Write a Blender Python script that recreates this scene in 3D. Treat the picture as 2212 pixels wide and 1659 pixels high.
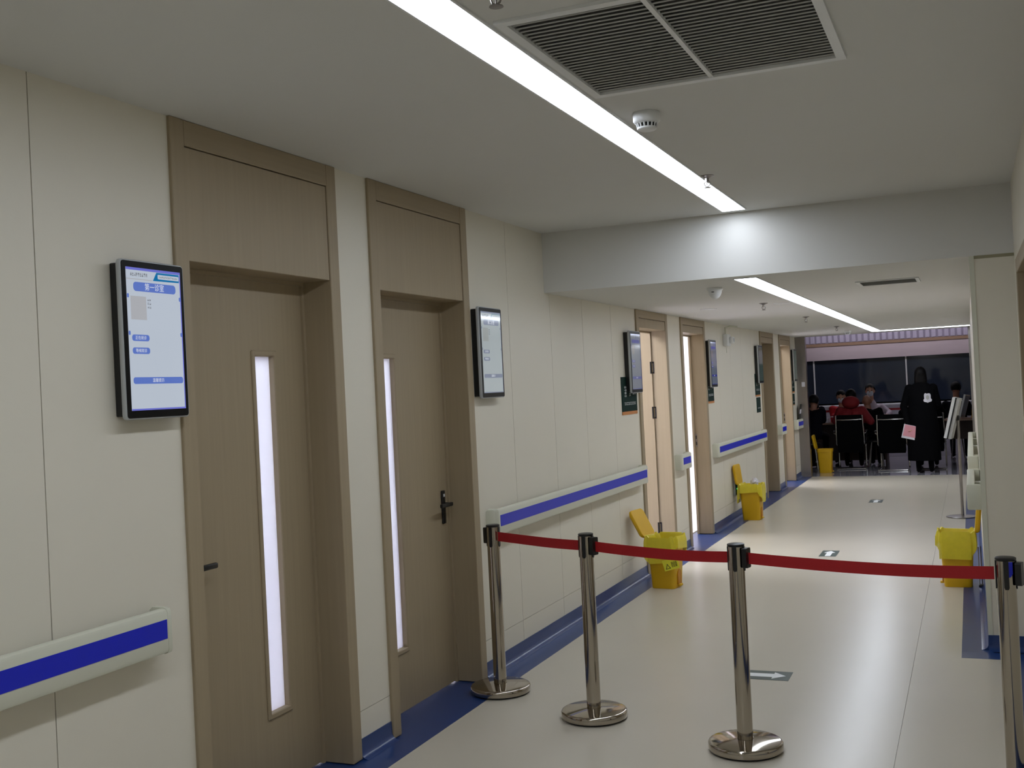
import bpy, bmesh, math, random
import numpy as np
from mathutils import Vector, Matrix

for o in list(bpy.data.objects):
    bpy.data.objects.remove(o)
S = bpy.context.scene
COL = S.collection
random.seed(7)
R = math.radians

# ------------------------------------------------------------------ camera
F_PX = 2338.4
YAW, PITCH, ROLL = 0.40046, -0.00656, 0.04893
fw = Vector((-math.sin(YAW) * math.cos(PITCH), math.cos(YAW) * math.cos(PITCH), -math.sin(PITCH)))
r0 = Vector((math.cos(YAW), math.sin(YAW), 0))
u0 = r0.cross(fw)
rv = r0 * math.cos(ROLL) - u0 * math.sin(ROLL)
uv = r0 * math.sin(ROLL) + u0 * math.cos(ROLL)
cd = bpy.data.cameras.new('camera')
cd.sensor_fit = 'HORIZONTAL'
cd.sensor_width = 36
cd.lens = F_PX / 2212 * 36
cd.clip_start = 0.05
cam = bpy.data.objects.new('camera', cd)
COL.objects.link(cam)
m = Matrix((rv, uv, -fw)).transposed().to_4x4()
m.translation = (0, 0, 1.62)
cam.matrix_world = m
S.camera = cam

# ------------------------------------------------------------------ world and exposure
W = bpy.data.worlds.new('world')
S.world = W
W.use_nodes = True
W.node_tree.nodes['Background'].inputs[0].default_value = (0.5, 0.55, 0.6, 1)
W.node_tree.nodes['Background'].inputs[1].default_value = 0.02
S.view_settings.view_transform = 'Standard'
S.view_settings.look = 'None'
S.view_settings.exposure = 0.0
S.view_settings.gamma = 1.0
S.view_settings.use_curve_mapping = False
STRIP = 14.8          # corridor strip lights
ROOM = 20.0           # ceiling panels of the consulting rooms
HALL = 5.0           # ceiling panel of the far hall

# ------------------------------------------------------------------ constants of the place (metres)
XL, XR, XN = -2.601, 0.0275, 0.26        # left wall face, right wall face (far), right wall face (near)
C1, C2 = 2.665, 2.266                     # ceilings, near and lowered
YB, YE = 6.7725, 18.2                     # step of the ceiling, end of the corridor
Y0 = -4.0
XLEAF = -2.745
XK = -2.755                               # back face of the left wall

# ------------------------------------------------------------------ materials
def lin(c):
    return tuple(((v / 255) / 12.92 if v / 255 <= 0.04045 else ((v / 255 + 0.055) / 1.055) ** 2.4) for v in c)

def mat(name, rgb, rough=0.5, metal=0.0, amp=0.05, scale=(12, 12, 12), bump=0.0, bscale=200, spec=0.5, coat=0.0, trans=0.0):
    mt = bpy.data.materials.new(name)
    mt.use_nodes = True
    nt = mt.node_tree
    b = nt.nodes['Principled BSDF']
    c = lin(rgb)
    tc = nt.nodes.new('ShaderNodeTexCoord')
    mp = nt.nodes.new('ShaderNodeMapping')
    mp.inputs['Scale'].default_value = scale
    nz = nt.nodes.new('ShaderNodeTexNoise')
    nz.inputs['Scale'].default_value = 1.0
    nz.inputs['Detail'].default_value = 4
    nt.links.new(tc.outputs['Object'], mp.inputs[0])
    nt.links.new(mp.outputs[0], nz.inputs['Vector'])
    mx = nt.nodes.new('ShaderNodeMix')
    mx.data_type = 'RGBA'
    mx.inputs[6].default_value = tuple(v * (1 - amp) for v in c) + (1,)
    mx.inputs[7].default_value = tuple(min(1, v * (1 + amp)) for v in c) + (1,)
    nt.links.new(nz.outputs['Fac'], mx.inputs[0])
    nt.links.new(mx.outputs[2], b.inputs['Base Color'])
    b.inputs['Roughness'].default_value = rough
    b.inputs['Metallic'].default_value = metal
    b.inputs['Specular IOR Level'].default_value = spec
    b.inputs['Coat Weight'].default_value = coat
    b.inputs['Coat Roughness'].default_value = 0.05
    if trans:
        b.inputs['Transmission Weight'].default_value = trans
    if bump:
        n2 = nt.nodes.new('ShaderNodeTexNoise')
        n2.inputs['Scale'].default_value = bscale
        nt.links.new(tc.outputs['Object'], n2.inputs['Vector'])
        bp = nt.nodes.new('ShaderNodeBump')
        bp.inputs['Strength'].default_value = bump
        bp.inputs['Distance'].default_value = 0.002
        nt.links.new(n2.outputs['Fac'], bp.inputs['Height'])
        nt.links.new(bp.outputs[0], b.inputs['Normal'])
    return mt

def emit(name, rgb, strength, gloss=None):
    mt = mat(name, (20, 20, 22) if gloss is not None else (255, 255, 255), gloss if gloss is not None else 0.5)
    b = mt.node_tree.nodes['Principled BSDF']
    b.inputs['Emission Color'].default_value = lin(rgb) + (1,)
    b.inputs['Emission Strength'].default_value = strength
    return mt

def frosted(name, rgb, clear=0.25):
    mt = bpy.data.materials.new(name)
    mt.use_nodes = True
    nt = mt.node_tree
    nt.nodes.remove(nt.nodes['Principled BSDF'])
    out = nt.nodes['Material Output']
    t = nt.nodes.new('ShaderNodeBsdfTranslucent')
    t.inputs[0].default_value = lin(rgb) + (1,)
    p = nt.nodes.new('ShaderNodeBsdfTransparent')
    p.inputs[0].default_value = lin(rgb) + (1,)
    g = nt.nodes.new('ShaderNodeBsdfGlossy')
    g.inputs[1].default_value = 0.1
    a = nt.nodes.new('ShaderNodeMixShader')
    a.inputs[0].default_value = clear
    nt.links.new(t.outputs[0], a.inputs[1])
    nt.links.new(p.outputs[0], a.inputs[2])
    fr = nt.nodes.new('ShaderNodeFresnel')
    b = nt.nodes.new('ShaderNodeMixShader')
    nt.links.new(fr.outputs[0], b.inputs[0])
    nt.links.new(a.outputs[0], b.inputs[1])
    nt.links.new(g.outputs[0], b.inputs[2])
    nt.links.new(b.outputs[0], out.inputs[0])
    return mt

M = {}
M['wall'] = mat('cream_panel', (223, 217, 201), 0.42, amp=0.02, scale=(3, 3, 3), bump=0.03, bscale=120)
M['backing'] = mat('panel_joint', (150, 145, 118), 0.8)
M['ceiling'] = mat('ceiling_paint', (216, 215, 210), 0.85, amp=0.015, scale=(2, 2, 2), bump=0.02, bscale=150)
M['wood'] = mat('door_laminate', (158, 142, 115), 0.5, amp=0.10, scale=(60, 60, 1.6))
M['woodh'] = mat('door_laminate_cross', (158, 142, 115), 0.5, amp=0.10, scale=(60, 1.6, 60))
M['wood_red'] = mat('door_laminate_warm', (128, 100, 82), 0.5, amp=0.10, scale=(60, 60, 1.6))
M['floor'] = mat('beige_vinyl', (196, 189, 173), 0.27, amp=0.03, scale=(1.6, 1.6, 1.6), spec=0.36)
M['joint'] = mat('floor_joint', (110, 104, 92), 0.6)
M['blue_vinyl'] = mat('blue_vinyl', (30, 58, 112), 0.28, amp=0.06, scale=(5, 5, 5))
M['blue'] = mat('rail_blue', (18, 34, 196), 0.35, amp=0.02)
M['rail'] = mat('rail_white', (210, 210, 192), 0.4, amp=0.015)
M['steel'] = mat('polished_steel', (176, 168, 156), 0.09, 1.0, amp=0.04, scale=(40, 40, 2))
M['steel_soft'] = mat('brushed_steel', (150, 145, 142), 0.32, 1.0, amp=0.06, scale=(60, 60, 3))
M['chrome'] = mat('chrome_tube', (170, 168, 165), 0.16, 1.0, amp=0.02)
M['black'] = mat('black_plastic', (12, 12, 13), 0.4, amp=0.1)
M['black_soft'] = mat('black_mesh_fabric', (5, 5, 6), 0.9, spec=0.1, amp=0.15, scale=(150, 150, 150))
M['belt'] = mat('red_webbing', (160, 4, 14), 0.65, amp=0.06, scale=(200, 200, 200))
M['yellow'] = mat('yellow_plastic', (218, 172, 10), 0.42, amp=0.05, scale=(6, 6, 6))
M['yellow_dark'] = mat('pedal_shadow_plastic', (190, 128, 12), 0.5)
M['white'] = mat('white_plastic', (226, 227, 226), 0.4, amp=0.015)
M['white_soft'] = mat('white_paper', (216, 214, 222), 0.7, amp=0.03)
M['grille'] = mat('grille_paint', (176, 176, 172), 0.5, amp=0.05, scale=(20, 20, 20))
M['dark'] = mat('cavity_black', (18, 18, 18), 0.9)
M['silver'] = mat('silver_case', (184, 188, 190), 0.35, 0.3, amp=0.03)
M['green'] = mat('dark_green_sign', (9, 38, 32), 0.75, spec=0.15, amp=0.06)
M['orange'] = mat('orange_strip', (190, 122, 58), 0.5)
M['glyph'] = mat('white_lettering', (225, 228, 228), 0.5)
M['glyph_black'] = mat('black_lettering', (30, 30, 26), 0.6)
M['floorsign'] = mat('floor_sticker_green', (40, 62, 54), 0.35, amp=0.08)
M['roomwall'] = mat('room_white', (236, 232, 236), 0.7, amp=0.01)
M['strip'] = emit('strip_diffuser', (234, 242, 255), STRIP)
M['panel'] = emit('room_panel', (244, 246, 255), ROOM)
M['hallpanel'] = emit('hall_panel', (244, 240, 250), HALL)
M['pane'] = frosted('frosted_pane', (246, 249, 255), 0.06)
M['tile'] = mat('grey_polished_tile', (176, 174, 186), 0.06, amp=0.06, scale=(4, 4, 4), coat=0.5)
M['darkglass'] = mat('dark_window_glass', (42, 50, 64), 0.06, amp=0.12, scale=(2, 2, 2))
M['counter'] = mat('counter_white', (226, 224, 234), 0.4, amp=0.02)
M['red'] = mat('red_paint', (190, 22, 34), 0.45)
M['header_pink'] = mat('header_pale_rose', (204, 188, 192), 0.6, amp=0.10, scale=(3, 3, 12))
M['header_brown'] = mat('header_brown', (160, 130, 106), 0.6, amp=0.12, scale=(3, 3, 12))
M['lavender'] = mat('lavender_slat', (186, 178, 198), 0.6, amp=0.05)
M['table_top'] = mat('table_top_wood', (150, 118, 100), 0.35, amp=0.10, scale=(2, 40, 40))
M['table'] = mat('table_dark_wood', (62, 42, 34), 0.5, amp=0.12, scale=(40, 40, 3))
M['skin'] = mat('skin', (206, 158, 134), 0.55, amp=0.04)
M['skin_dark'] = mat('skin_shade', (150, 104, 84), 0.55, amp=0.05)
M['hair'] = mat('black_hair', (7, 5, 5), 0.6, spec=0.2, amp=0.3, scale=(150, 150, 8))
M['coat_black'] = mat('black_padded_cloth', (4, 4, 6), 0.9, spec=0.1, amp=0.2, scale=(20, 20, 20))
M['navy'] = mat('navy_cloth', (9, 10, 18), 0.9, spec=0.1, amp=0.15)
M['jacket_red'] = mat('red_cloth', (116, 7, 18), 0.8, amp=0.12, scale=(16, 16, 16))
M['vest_red'] = mat('bright_red_cloth', (196, 16, 34), 0.8, amp=0.1)
M['gown'] = mat('pale_sleeve_cloth', (196, 182, 196), 0.8, amp=0.06)
M['pink_cloth'] = mat('pink_cloth', (206, 92, 100), 0.8, amp=0.06)
M['mask'] = mat('surgical_mask', (212, 220, 232), 0.7)
M['mask_blue'] = mat('blue_surgical_mask', (140, 172, 206), 0.7)
M['paper_pink'] = mat('pink_paper', (216, 150, 160), 0.7, amp=0.04)
M['eye'] = mat('eye_dark', (16, 12, 10), 0.2)
M['bag_yellow'] = mat('yellow_bag_film', (234, 216, 52), 0.35, amp=0.10, scale=(25, 25, 25))
M['bag_yellow'].node_tree.nodes['Principled BSDF'].inputs['Alpha'].default_value = 0.86
M['gold'] = mat('mustard_cloth', (206, 150, 40), 0.7, amp=0.15, scale=(20, 20, 20))

# ------------------------------------------------------------------ mesh helpers
ORG = {}

class MB:
    def __init__(self):
        self.v, self.f, self.mi = [], [], []
        self.cur = 0

    def add(self, vs, fs):
        k = len(self.v)
        self.v += [tuple(p) for p in vs]
        self.f += [tuple(i + k for i in q) for q in fs]
        self.mi += [self.cur] * len(fs)
        return self

    def box(self, x0, x1, y0, y1, z0, z1, rot=None, piv=None):
        vs = [Vector((x, y, z)) for z in (z0, z1) for y in (y0, y1) for x in (x0, x1)]
        if rot is not None:
            pv = Vector(piv) if piv is not None else Vector(((x0 + x1) / 2, (y0 + y1) / 2, (z0 + z1) / 2))
            vs = [rot @ (p - pv) + pv for p in vs]
        fs = [(0, 2, 3, 1), (4, 5, 7, 6), (0, 1, 5, 4), (2, 6, 7, 3), (0, 4, 6, 2), (1, 3, 7, 5)]
        return self.add(vs, fs)

    def rbox(self, x0, x1, y0, y1, z0, z1, b=0.004, seg=2):
        bm = bmesh.new()
        bmesh.ops.create_cube(bm, size=1)
        for v in bm.verts:
            v.co = Vector(((x0 + x1) / 2 + v.co.x * (x1 - x0), (y0 + y1) / 2 + v.co.y * (y1 - y0), (z0 + z1) / 2 + v.co.z * (z1 - z0)))
        b = min(b, 0.45 * min(x1 - x0, y1 - y0, z1 - z0))
        bmesh.ops.bevel(bm, geom=bm.edges[:], offset=b, segments=seg, affect='EDGES', profile=0.5)
        return self.bm(bm)

    def bm(self, bm):
        bm.verts.index_update()
        self.add([v.co.copy() for v in bm.verts], [[v.index for v in f.verts] for f in bm.faces])
        bm.free()
        return self

    def loft(self, rings, cap0=True, cap1=True):
        n = len(rings[0])
        vs = [p for r_ in rings for p in r_]
        fs = []
        for i in range(len(rings) - 1):
            for j in range(n):
                k = (j + 1) % n
                fs.append((i * n + j, i * n + k, (i + 1) * n + k, (i + 1) * n + j))
        if cap0:
            fs.append(tuple(reversed(range(n))))
        if cap1:
            fs.append(tuple(range((len(rings) - 1) * n, len(rings) * n)))
        return self.add(vs, fs)

    def lathe(self, prof, c=(0, 0, 0), n=28, sx=1, sy=1, cap0=True, cap1=True):
        rings = [[(c[0] + r_ * sx * math.cos(2 * math.pi * j / n), c[1] + r_ * sy * math.sin(2 * math.pi * j / n), c[2] + z) for j in range(n)] for r_, z in prof]
        return self.loft(rings, cap0, cap1)

    def cyl(self, c, r_, h, n=24):
        return self.lathe([(r_, 0), (r_, h)], c, n)

    def tube(self, pts, r_, n=10, r1=None):
        pts = [Vector(p) for p in pts]
        rings = []
        up = None
        for i, p in enumerate(pts):
            d = (pts[min(i + 1, len(pts) - 1)] - pts[max(i - 1, 0)]).normalized()
            if up is None:
                up = Vector((0, 0, 1)) if abs(d.z) < 0.9 else Vector((1, 0, 0))
            a = d.cross(up).normalized()
            up = a.cross(d).normalized()
            rr = r_ if r1 is None else r_ + (r1 - r_) * i / (len(pts) - 1)
            rings.append([p + (a * math.cos(2 * math.pi * j / n) + up * math.sin(2 * math.pi * j / n)) * rr for j in range(n)])
        return self.loft(rings)

    def prism(self, poly, h0, h1, axis='z'):
        # polygon in two axes extruded along the third
        def P(a, b, h):
            return {'z': (a, b, h), 'x': (h, a, b), 'y': (a, h, b)}[axis]
        return self.loft([[P(a, b, h0) for a, b in poly], [P(a, b, h1) for a, b in poly]])

    def quad(self, a, b, c, d):
        return self.add([a, b, c, d], [(0, 1, 2, 3)])

    def build(self, name, mats, parent=None, smooth=False):
        og = ORG.get(parent.name, Vector((0, 0, 0))) if parent else Vector((0, 0, 0))
        me = bpy.data.meshes.new(name)
        me.from_pydata([tuple(Vector(p) - og) for p in self.v], [], self.f)
        ms = mats if isinstance(mats, (list, tuple)) else [mats]
        for q in ms:
            me.materials.append(M[q] if isinstance(q, str) else q)
        if len(ms) > 1:
            me.polygons.foreach_set('material_index', self.mi)
        bm = bmesh.new()
        bm.from_mesh(me)
        bmesh.ops.recalc_face_normals(bm, faces=bm.faces[:])
        bm.to_mesh(me)
        bm.free()
        if smooth:
            me.polygons.foreach_set('use_smooth', [True] * len(me.polygons))
            me.set_sharp_from_angle(angle=R(38))
        o = bpy.data.objects.new(name, me)
        COL.objects.link(o)
        if parent:
            o.parent = parent
            ORG[o.name] = og
        return o

def tag(o, label=None, cat=None, group=None, kind=None):
    if label:
        o['label'] = label
    if cat:
        o['category'] = cat
    if group:
        o['group'] = group
    if kind:
        o['kind'] = kind
    return o

def thing(name, label, cat, loc=(0, 0, 0), group=None):
    o = bpy.data.objects.new(name, None)
    o.empty_display_size = 0.1
    COL.objects.link(o)
    o.location = loc
    ORG[o.name] = Vector(loc)
    return tag(o, label, cat, group)

def struct(o):
    o['kind'] = 'structure'
    return o

def sempty(name, loc):
    o = bpy.data.objects.new(name, None)
    o.empty_display_size = 0.1
    COL.objects.link(o)
    o.location = loc
    ORG[o.name] = Vector(loc)
    o['kind'] = 'structure'
    return o

def share(o, name, parent, loc):
    c = o.copy()
    c.name = name
    COL.objects.link(c)
    c.parent = parent
    c.location = loc
    return c

def copy_tree(o, loc=None, rz=None, label=None):
    def rec(a, par):
        c = a.copy()
        COL.objects.link(c)
        c.parent = par
        for ch in a.children:
            rec(ch, c)
        return c
    c = rec(o, None)
    if loc is not None:
        c.location = loc
    if rz is not None:
        c.rotation_euler.z = rz
    if label:
        c['label'] = label
    return c

def rrect(hx, hy, r_, n=5):
    pts = []
    for cx, cy, a0 in ((hx - r_, hy - r_, 0), (-hx + r_, hy - r_, 90), (-hx + r_, -hy + r_, 180), (hx - r_, -hy + r_, 270)):
        for k in range(n + 1):
            a = R(a0 + 90 * k / n)
            pts.append((cx + r_ * math.cos(a), cy + r_ * math.sin(a)))
    return pts

def text_geo(body, size):
    cu = bpy.data.curves.new('t', 'FONT')
    cu.body = body
    cu.size = size
    cu.align_x = 'CENTER'
    cu.align_y = 'CENTER'
    cu.resolution_u = 2
    o = bpy.data.objects.new('t', cu)
    COL.objects.link(o)
    dg = bpy.context.evaluated_depsgraph_get()
    me = bpy.data.meshes.new_from_object(o.evaluated_get(dg))
    vs = [v.co.copy() for v in me.vertices]
    fs = [tuple(p.vertices) for p in me.polygons]
    bpy.data.objects.remove(o)
    bpy.data.curves.remove(cu)
    bpy.data.meshes.remove(me)
    return vs, fs

# ================================================================== THE SETTING
# door table: y0, y1 (outer casing), ceiling, opening top
DOORS = [(3.095, 4.188, C1, 2.150), (4.475, 5.556, C1, 2.137), (8.885, 9.905, C2, 2.112),
         (10.420, 11.460, C2, 2.120), (14.760, 15.820, C2, 2.115), (16.350, 17.400, C2, 2.115)]
CW = 0.075

# ---- floors
fl = struct(MB().box(-2.83, 1.2, Y0, 18.0, -0.10, -0.006).build('floor', 'joint'))
def sheet(x0, x1, y0, y1):
    MB().box(x0, x1, y0, y1, -0.006, 0.0).build('vinyl_sheet', 'floor', fl)
XB, XBR, YBF = -2.426, -0.121, 6.563       # inner edges of the blue borders
G = 0.002
FG = 0.0008
sheet(XB, -0.366 - FG, Y0, 18.0)
sheet(-0.366 + FG, XBR, YBF, 18.0)
sheet(-0.366 + FG, 0.085, Y0, YBF)
def border(x0, x1, y0, y1):
    MB().box(x0, x1, y0, y1, -0.006, 0.0005).build('blue_border', 'blue_vinyl', fl)
border(-2.80, XB, Y0, 18.0)
border(XBR, XR + 0.02, YBF + 0.15, 18.0)
border(XBR, XN + 0.02, YBF, YBF + 0.149)
border(0.085, XN + 0.02, Y0, YBF - 0.001)

fh = struct(MB().box(-6, 4, 18.0, 24.5, -0.10, -0.006).build('floor_hall', 'joint'))
tile0 = None
for i in range(11):
    for j in range(7):
        x0 = -6 + i * 0.9
        y0 = 18.004 + j * 0.8
        if tile0 is None:
            tile0 = MB().box(0, 0.896, 0, 0.796, -0.006, 0.0).build('floor_tile', 'tile', fh)
            tile0.location = (x0, y0, 0)
        else:
            share(tile0, 'floor_tile', fh, (x0, y0, 0))

# ---- left wall: backing piers and panels
segs = []
ya = Y0
for d in DOORS:
    segs.append((ya, d[0])); ya = d[1]
segs.append((ya, YE))
b = MB()
for s0, s1 in segs:
    for c0, c1, cz in ((s0, min(s1, YB), C1), (max(s0, YB), s1, C2)):
        if c1 > c0 + 1e-4:
            b.box(XK, -2.611, c0, c1, 0, cz)
for d in DOORS:
    b.box(XK, -2.63, d[0], d[1], d[3] + 0.01, d[2])
wl = struct(b.build('wall_left', 'backing'))
cuts = [-2.4, -1.18, 0.04, 1.26, 2.472, 6.14, 6.86, 7.52, 8.205, 12.13, 12.80, 13.46, 14.12]
ZP = (0.086, 0.209)
for s0, s1 in segs:
    ys = [s0] + [c for c in cuts if s0 < c < s1] + [s1]
    if s0 < YB < s1:
        ys = sorted(ys + [YB])
    for p0, p1 in zip(ys[:-1], ys[1:]):
        top = C1 if p1 <= YB + 1e-6 else C2
        seam = abs(p0 - YB) > 1e-6
        g0 = G if p0 in cuts else 0
        g1 = G if p1 in cuts else 0
        MB().box(-2.611, XL, p0 + g0, p1 - g1, ZP[0], ZP[1] - 0.0012).build('wall_panel', 'wall', wl)
        MB().box(-2.611, XL, p0 + g0, p1 - g1, ZP[1] + 0.0012, top).build('wall_panel', 'wall', wl)

# ---- coved baseboards
def cove_x(x, s, y0, y1):
    pr = [(x - s * 0.012, 0.088), (x + s * 0.004, 0.088), (x + s * 0.006, 0.030), (x + s * 0.012, 0.016), (x + s * 0.026, 0.006), (x + s * 0.042, 0.0012), (x + s * 0.042, 0.0006), (x - s * 0.012, 0.0006)]
    return [[(a, yy, z) for a, z in pr] for yy in (y0, y1)]
bb = MB()
for s0, s1 in segs:
    bb.loft(cove_x(XL, 1, s0 + 0.001, s1 - 0.001))
struct(bb.build('baseboard_left', 'blue_vinyl', smooth=True))
bb = MB().loft(cove_x(XR, -1, YB - 0.006, YE))
pr = [(YB + 0.012, 0.088), (YB - 0.004, 0.088), (YB - 0.006, 0.03), (YB - 0.012, 0.016), (YB - 0.026, 0.006), (YB - 0.042, 0.0012), (YB - 0.042, 0.0006), (YB + 0.012, 0.0006)]
bb.loft([[(x, a, z) for a, z in pr] for x in (XR - 0.004, XN)])
bb.loft(cove_x(XN, -1, 6.372, YB)); bb.loft(cove_x(XN, -1, Y0, 5.24))
struct(bb.build('baseboard_right', 'blue_vinyl', smooth=True))

# ---- right walls
wr = MB().box(XR, XN + 0.14, YB, YE, 0, C2).build('wall_right', 'wall')
struct(wr)
wn = MB()
wn.box(XN, XN + 0.14, Y0, 5.25, 0, C1); wn.box(XN, XN + 0.14, 6.36, YB, 0, C1); wn.box(XN, XN + 0.14, 5.25, 6.36, 2.19, C1)
struct(wn.build('wall_right_near', 'wall'))
struct(MB().box(XR - 0.004, XR + 0.022, YB - 0.004, YB + 0.022, 0.088, C2).build('trim_1', 'rail'))
struct(MB().box(XR + 0.022, XN, YB - 0.003, YB + 0.001, C2 - 0.018, C2).build('trim_2', 'backing'))
struct(MB().box(-2.80, XN + 0.14, Y0 - 0.1, Y0, 0, C1).build('wall_back', 'wall'))

# ---- ceilings
VX0, VX1, VY0, VY1 = -1.165, -0.352, 2.835, 3.685      # grille opening
c = MB()
c.box(-2.80, XN + 0.14, Y0, VY0, C1, C1 + 0.1); c.box(-2.80, XN + 0.14, VY1, YB + 0.02, C1, C1 + 0.1)
c.box(-2.80, VX0, VY0, VY1, C1, C1 + 0.1); c.box(VX1, XN + 0.14, VY0, VY1, C1, C1 + 0.1)
struct(c.build('ceiling', 'ceiling'))
struct(MB().box(-2.80, XN + 0.14, YB, YE - 0.1, C2, C1 + 0.1).build('ceiling_lowered', 'ceiling'))

# ---- consulting rooms behind the left wall
rm = MB()
rm.box(-5.6, -5.5, Y0, YE, 0, 2.75)
for yy in (Y0, 1.6, 4.33, 7.2, 10.16, 13.1, 16.08, YE - 0.1):
    rm.box(-5.5, XK, yy, yy + 0.1, 0, 2.75)
struct(rm.build('wall_rooms', 'roomwall'))
struct(MB().box(-5.5, XK, Y0, YE, 2.70, 2.80).build('ceiling_rooms', 'roomwall'))
struct(MB().box(-5.5, -2.83, Y0, YE, -0.1, 0.0).build('floor_rooms', 'roomwall'))
for k, yy in enumerate((2.95, 5.75, 8.7, 11.6, 14.6, 17.1)):
    t = thing('ceiling_panel_light', 'square white ceiling panel light in the room behind the %s wooden door' % ('first', 'second', 'third', 'fourth', 'fifth', 'sixth')[k], 'ceiling light', (-3.9, yy, 2.70))
    MB().box(-4.52, -3.28, yy - 0.62, yy + 0.62, 2.685, 2.70).build('frame', 'white', t)
    MB().box(-4.50, -3.30, yy - 0.60, yy + 0.60, 2.680, 2.6855).build('diffuser', 'panel', t)

# ---- doors on the left wall
def door(n, d, state, hinge, win=None, leafmat='wood'):
    y0, y1, cz, top = d
    t = sempty('door_%d' % n, (XL, (y0 + y1) / 2, 0))
    xf = XL + 0.014
    i0, i1 = y0 + CW, y1 - CW
    MB().rbox(XK, xf, y0, i0, 0.004, cz, 0.003, 1).build('casing', 'wood', t)
    MB().rbox(XK, xf, i1, y1, 0.004, cz, 0.003, 1).build('casing', 'wood', t)
    hw = 0.095 if cz > 2.5 else 0.07
    MB().rbox(XK, xf - 0.001, i0, i1, cz - hw, cz - 0.001, 0.002, 1).build('head_casing', 'woodh', t)
    MB().rbox(XK, xf - 0.006, i0 + 0.002, i1 - 0.002, top, cz - hw - 0.003, 0.002, 1).build('transom_panel', 'wood', t)
    # stops against which the leaf closes
    MB().box(XK, XLEAF + 0.012, i0, i0 + 0.016, 0.004, top).build('door_stop', 'wood', t)
    MB().box(XK, XLEAF + 0.012, i1 - 0.016, i1, 0.004, top).build('door_stop', 'wood', t)
    MB().box(XK, XLEAF + 0.012, i0 + 0.016, i1 - 0.016, top - 0.016, top).build('door_stop', 'woodh', t)
    # the leaf, built closed about its hinge line, then swung
    w = (i1 - i0) - 0.03
    x0, x1 = -0.045, 0.0
    z0, z1 = 0.010, top - 0.004
    leaf = MB()
    if win:
        wy0, wy1, wz0, wz1 = win
        leaf.box(x0, x1, 0, wy0, z0, z1); leaf.box(x0, x1, wy1, w, z0, z1)
        leaf.box(x0, x1, wy0, wy1, z0, wz0); leaf.box(x0, x1, wy0, wy1, wz1, z1)
    else:
        leaf.box(x0, x1, 0, w, z0, z1)
    lo = leaf.build('leaf', leafmat)
    lo.parent = t
    hl = i0 + 0.015
    if hinge == 'far':
        # mirror so that the hinge is on the far jamb
        for v in lo.data.vertices:
            v.co.y -= w
        hl = i1 - 0.015
        ang = R(-88) if state == 'open' else 0
    else:
        ang = R(88) if state == 'open' else 0
    lo.location = (XLEAF - XL, hl - (y0 + y1) / 2, 0)
    off = -w if hinge == 'far' else 0
    sub = []
    if win:
        wy0, wy1, wz0, wz1 = win
        e = 0.02
        for k, (a0, a1, b0, b1) in enumerate(((wy0 - 0.012, wy0 + 0.01, wz0 - 0.012, wz1 + 0.012), (wy1 - 0.01, wy1 + 0.012, wz0 - 0.012, wz1 + 0.012), (wy0, wy1, wz0 - 0.012, wz0 + 0.012), (wy0, wy1, wz1 - 0.012, wz1 + 0.012))):
            f = MB().rbox(x0 - 0.006, x1 + 0.008, a0 + off, a1 + off, b0, b1, 0.004, 1).build('window_bead', 'wood' if k < 2 else 'woodh')
            sub.append(f)
        sub.append(MB().box(-0.026, -0.020, wy0 + off, wy1 + off, wz0, wz1).build('pane', 'pane'))
    # lever handle, at the free edge
    s = 1 if hinge == 'near' else -1
    yl = (w - 0.06) if hinge == 'near' else 0.06
    yl += off
    hz = 1.01
    h = MB()
    h.rbox(0.0, 0.012, yl - 0.019, yl + 0.019, hz - 0.11, hz + 0.075, 0.006)
    h.tube([(0.010, yl, hz), (0.055, yl, hz)], 0.009)
    h.rbox(0.046, 0.064, min(yl - s * 0.125, yl + s * 0.010), max(yl - s * 0.125, yl + s * 0.010), hz - 0.011, hz + 0.011, 0.006)
    sub.append(h.build('lever_handle', 'black', smooth=True))
    if state == 'open' or n == 2:
        sub.append(MB().box(0.012, 0.0135, yl - 0.008, yl + 0.008, hz + 0.04, hz + 0.056).build('key_tag', 'white'))
    for q in sub:
        q.parent = lo
    lo.rotation_euler.z = ang
    if state == 'open' and hinge == 'far':
        for hz_ in (0.22, 1.30, 1.72):
            hb = MB()
            hb.box(XLEAF - 0.045, XLEAF - 0.008, i1 - 0.003, i1 + 0.0, hz_, hz_ + 0.11)
            hb.tube([(XLEAF + 0.004, i1 - 0.016, hz_), (XLEAF + 0.004, i1 - 0.016, hz_ + 0.11)], 0.008)
            hb.box(XLEAF - 0.008, XLEAF + 0.030, i1 - 0.0035, i1, hz_, hz_ + 0.014); hb.box(XLEAF - 0.008, XLEAF + 0.030, i1 - 0.0035, i1, hz_ + 0.096, hz_ + 0.11)
            hb.box(XLEAF + 0.022, XLEAF + 0.032, i1 - 0.0035, i1, hz_, hz_ + 0.11)
            hb.build('hinge', 'black', t)
    if state == 'open' and hinge == 'near':
        sp = MB().box(-2.728, -2.708, i1 - 0.0025, i1, 0.93, 1.07).build('strike_plate', 'steel_soft', t)
        q = MB().box(-2.724, -2.712, i1 - 0.0032, i1 - 0.002, 0.95, 0.985).box(-2.724, -2.712, i1 - 0.0032, i1 - 0.002, 1.015, 1.05).build('latch_hole', 'black', t)
        q.parent = sp
    return t

door(1, DOORS[0], 'closed', 'far', (0.545, 0.695, 0.315, 1.83))
door(2, DOORS[1], 'closed', 'near', (0.215, 0.365, 0.315, 1.83))
door(3, DOORS[2], 'open', 'far', (0.545, 0.695, 0.315, 1.83))
door(4, DOORS[3], 'open', 'near', (0.215, 0.365, 0.315, 1.83))
door(5, DOORS[4], 'closed', 'far', (0.545, 0.695, 0.315, 1.83), 'wood_red')
door(6, DOORS[5], 'open', 'near', (0.215, 0.365, 0.315, 1.83))

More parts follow.
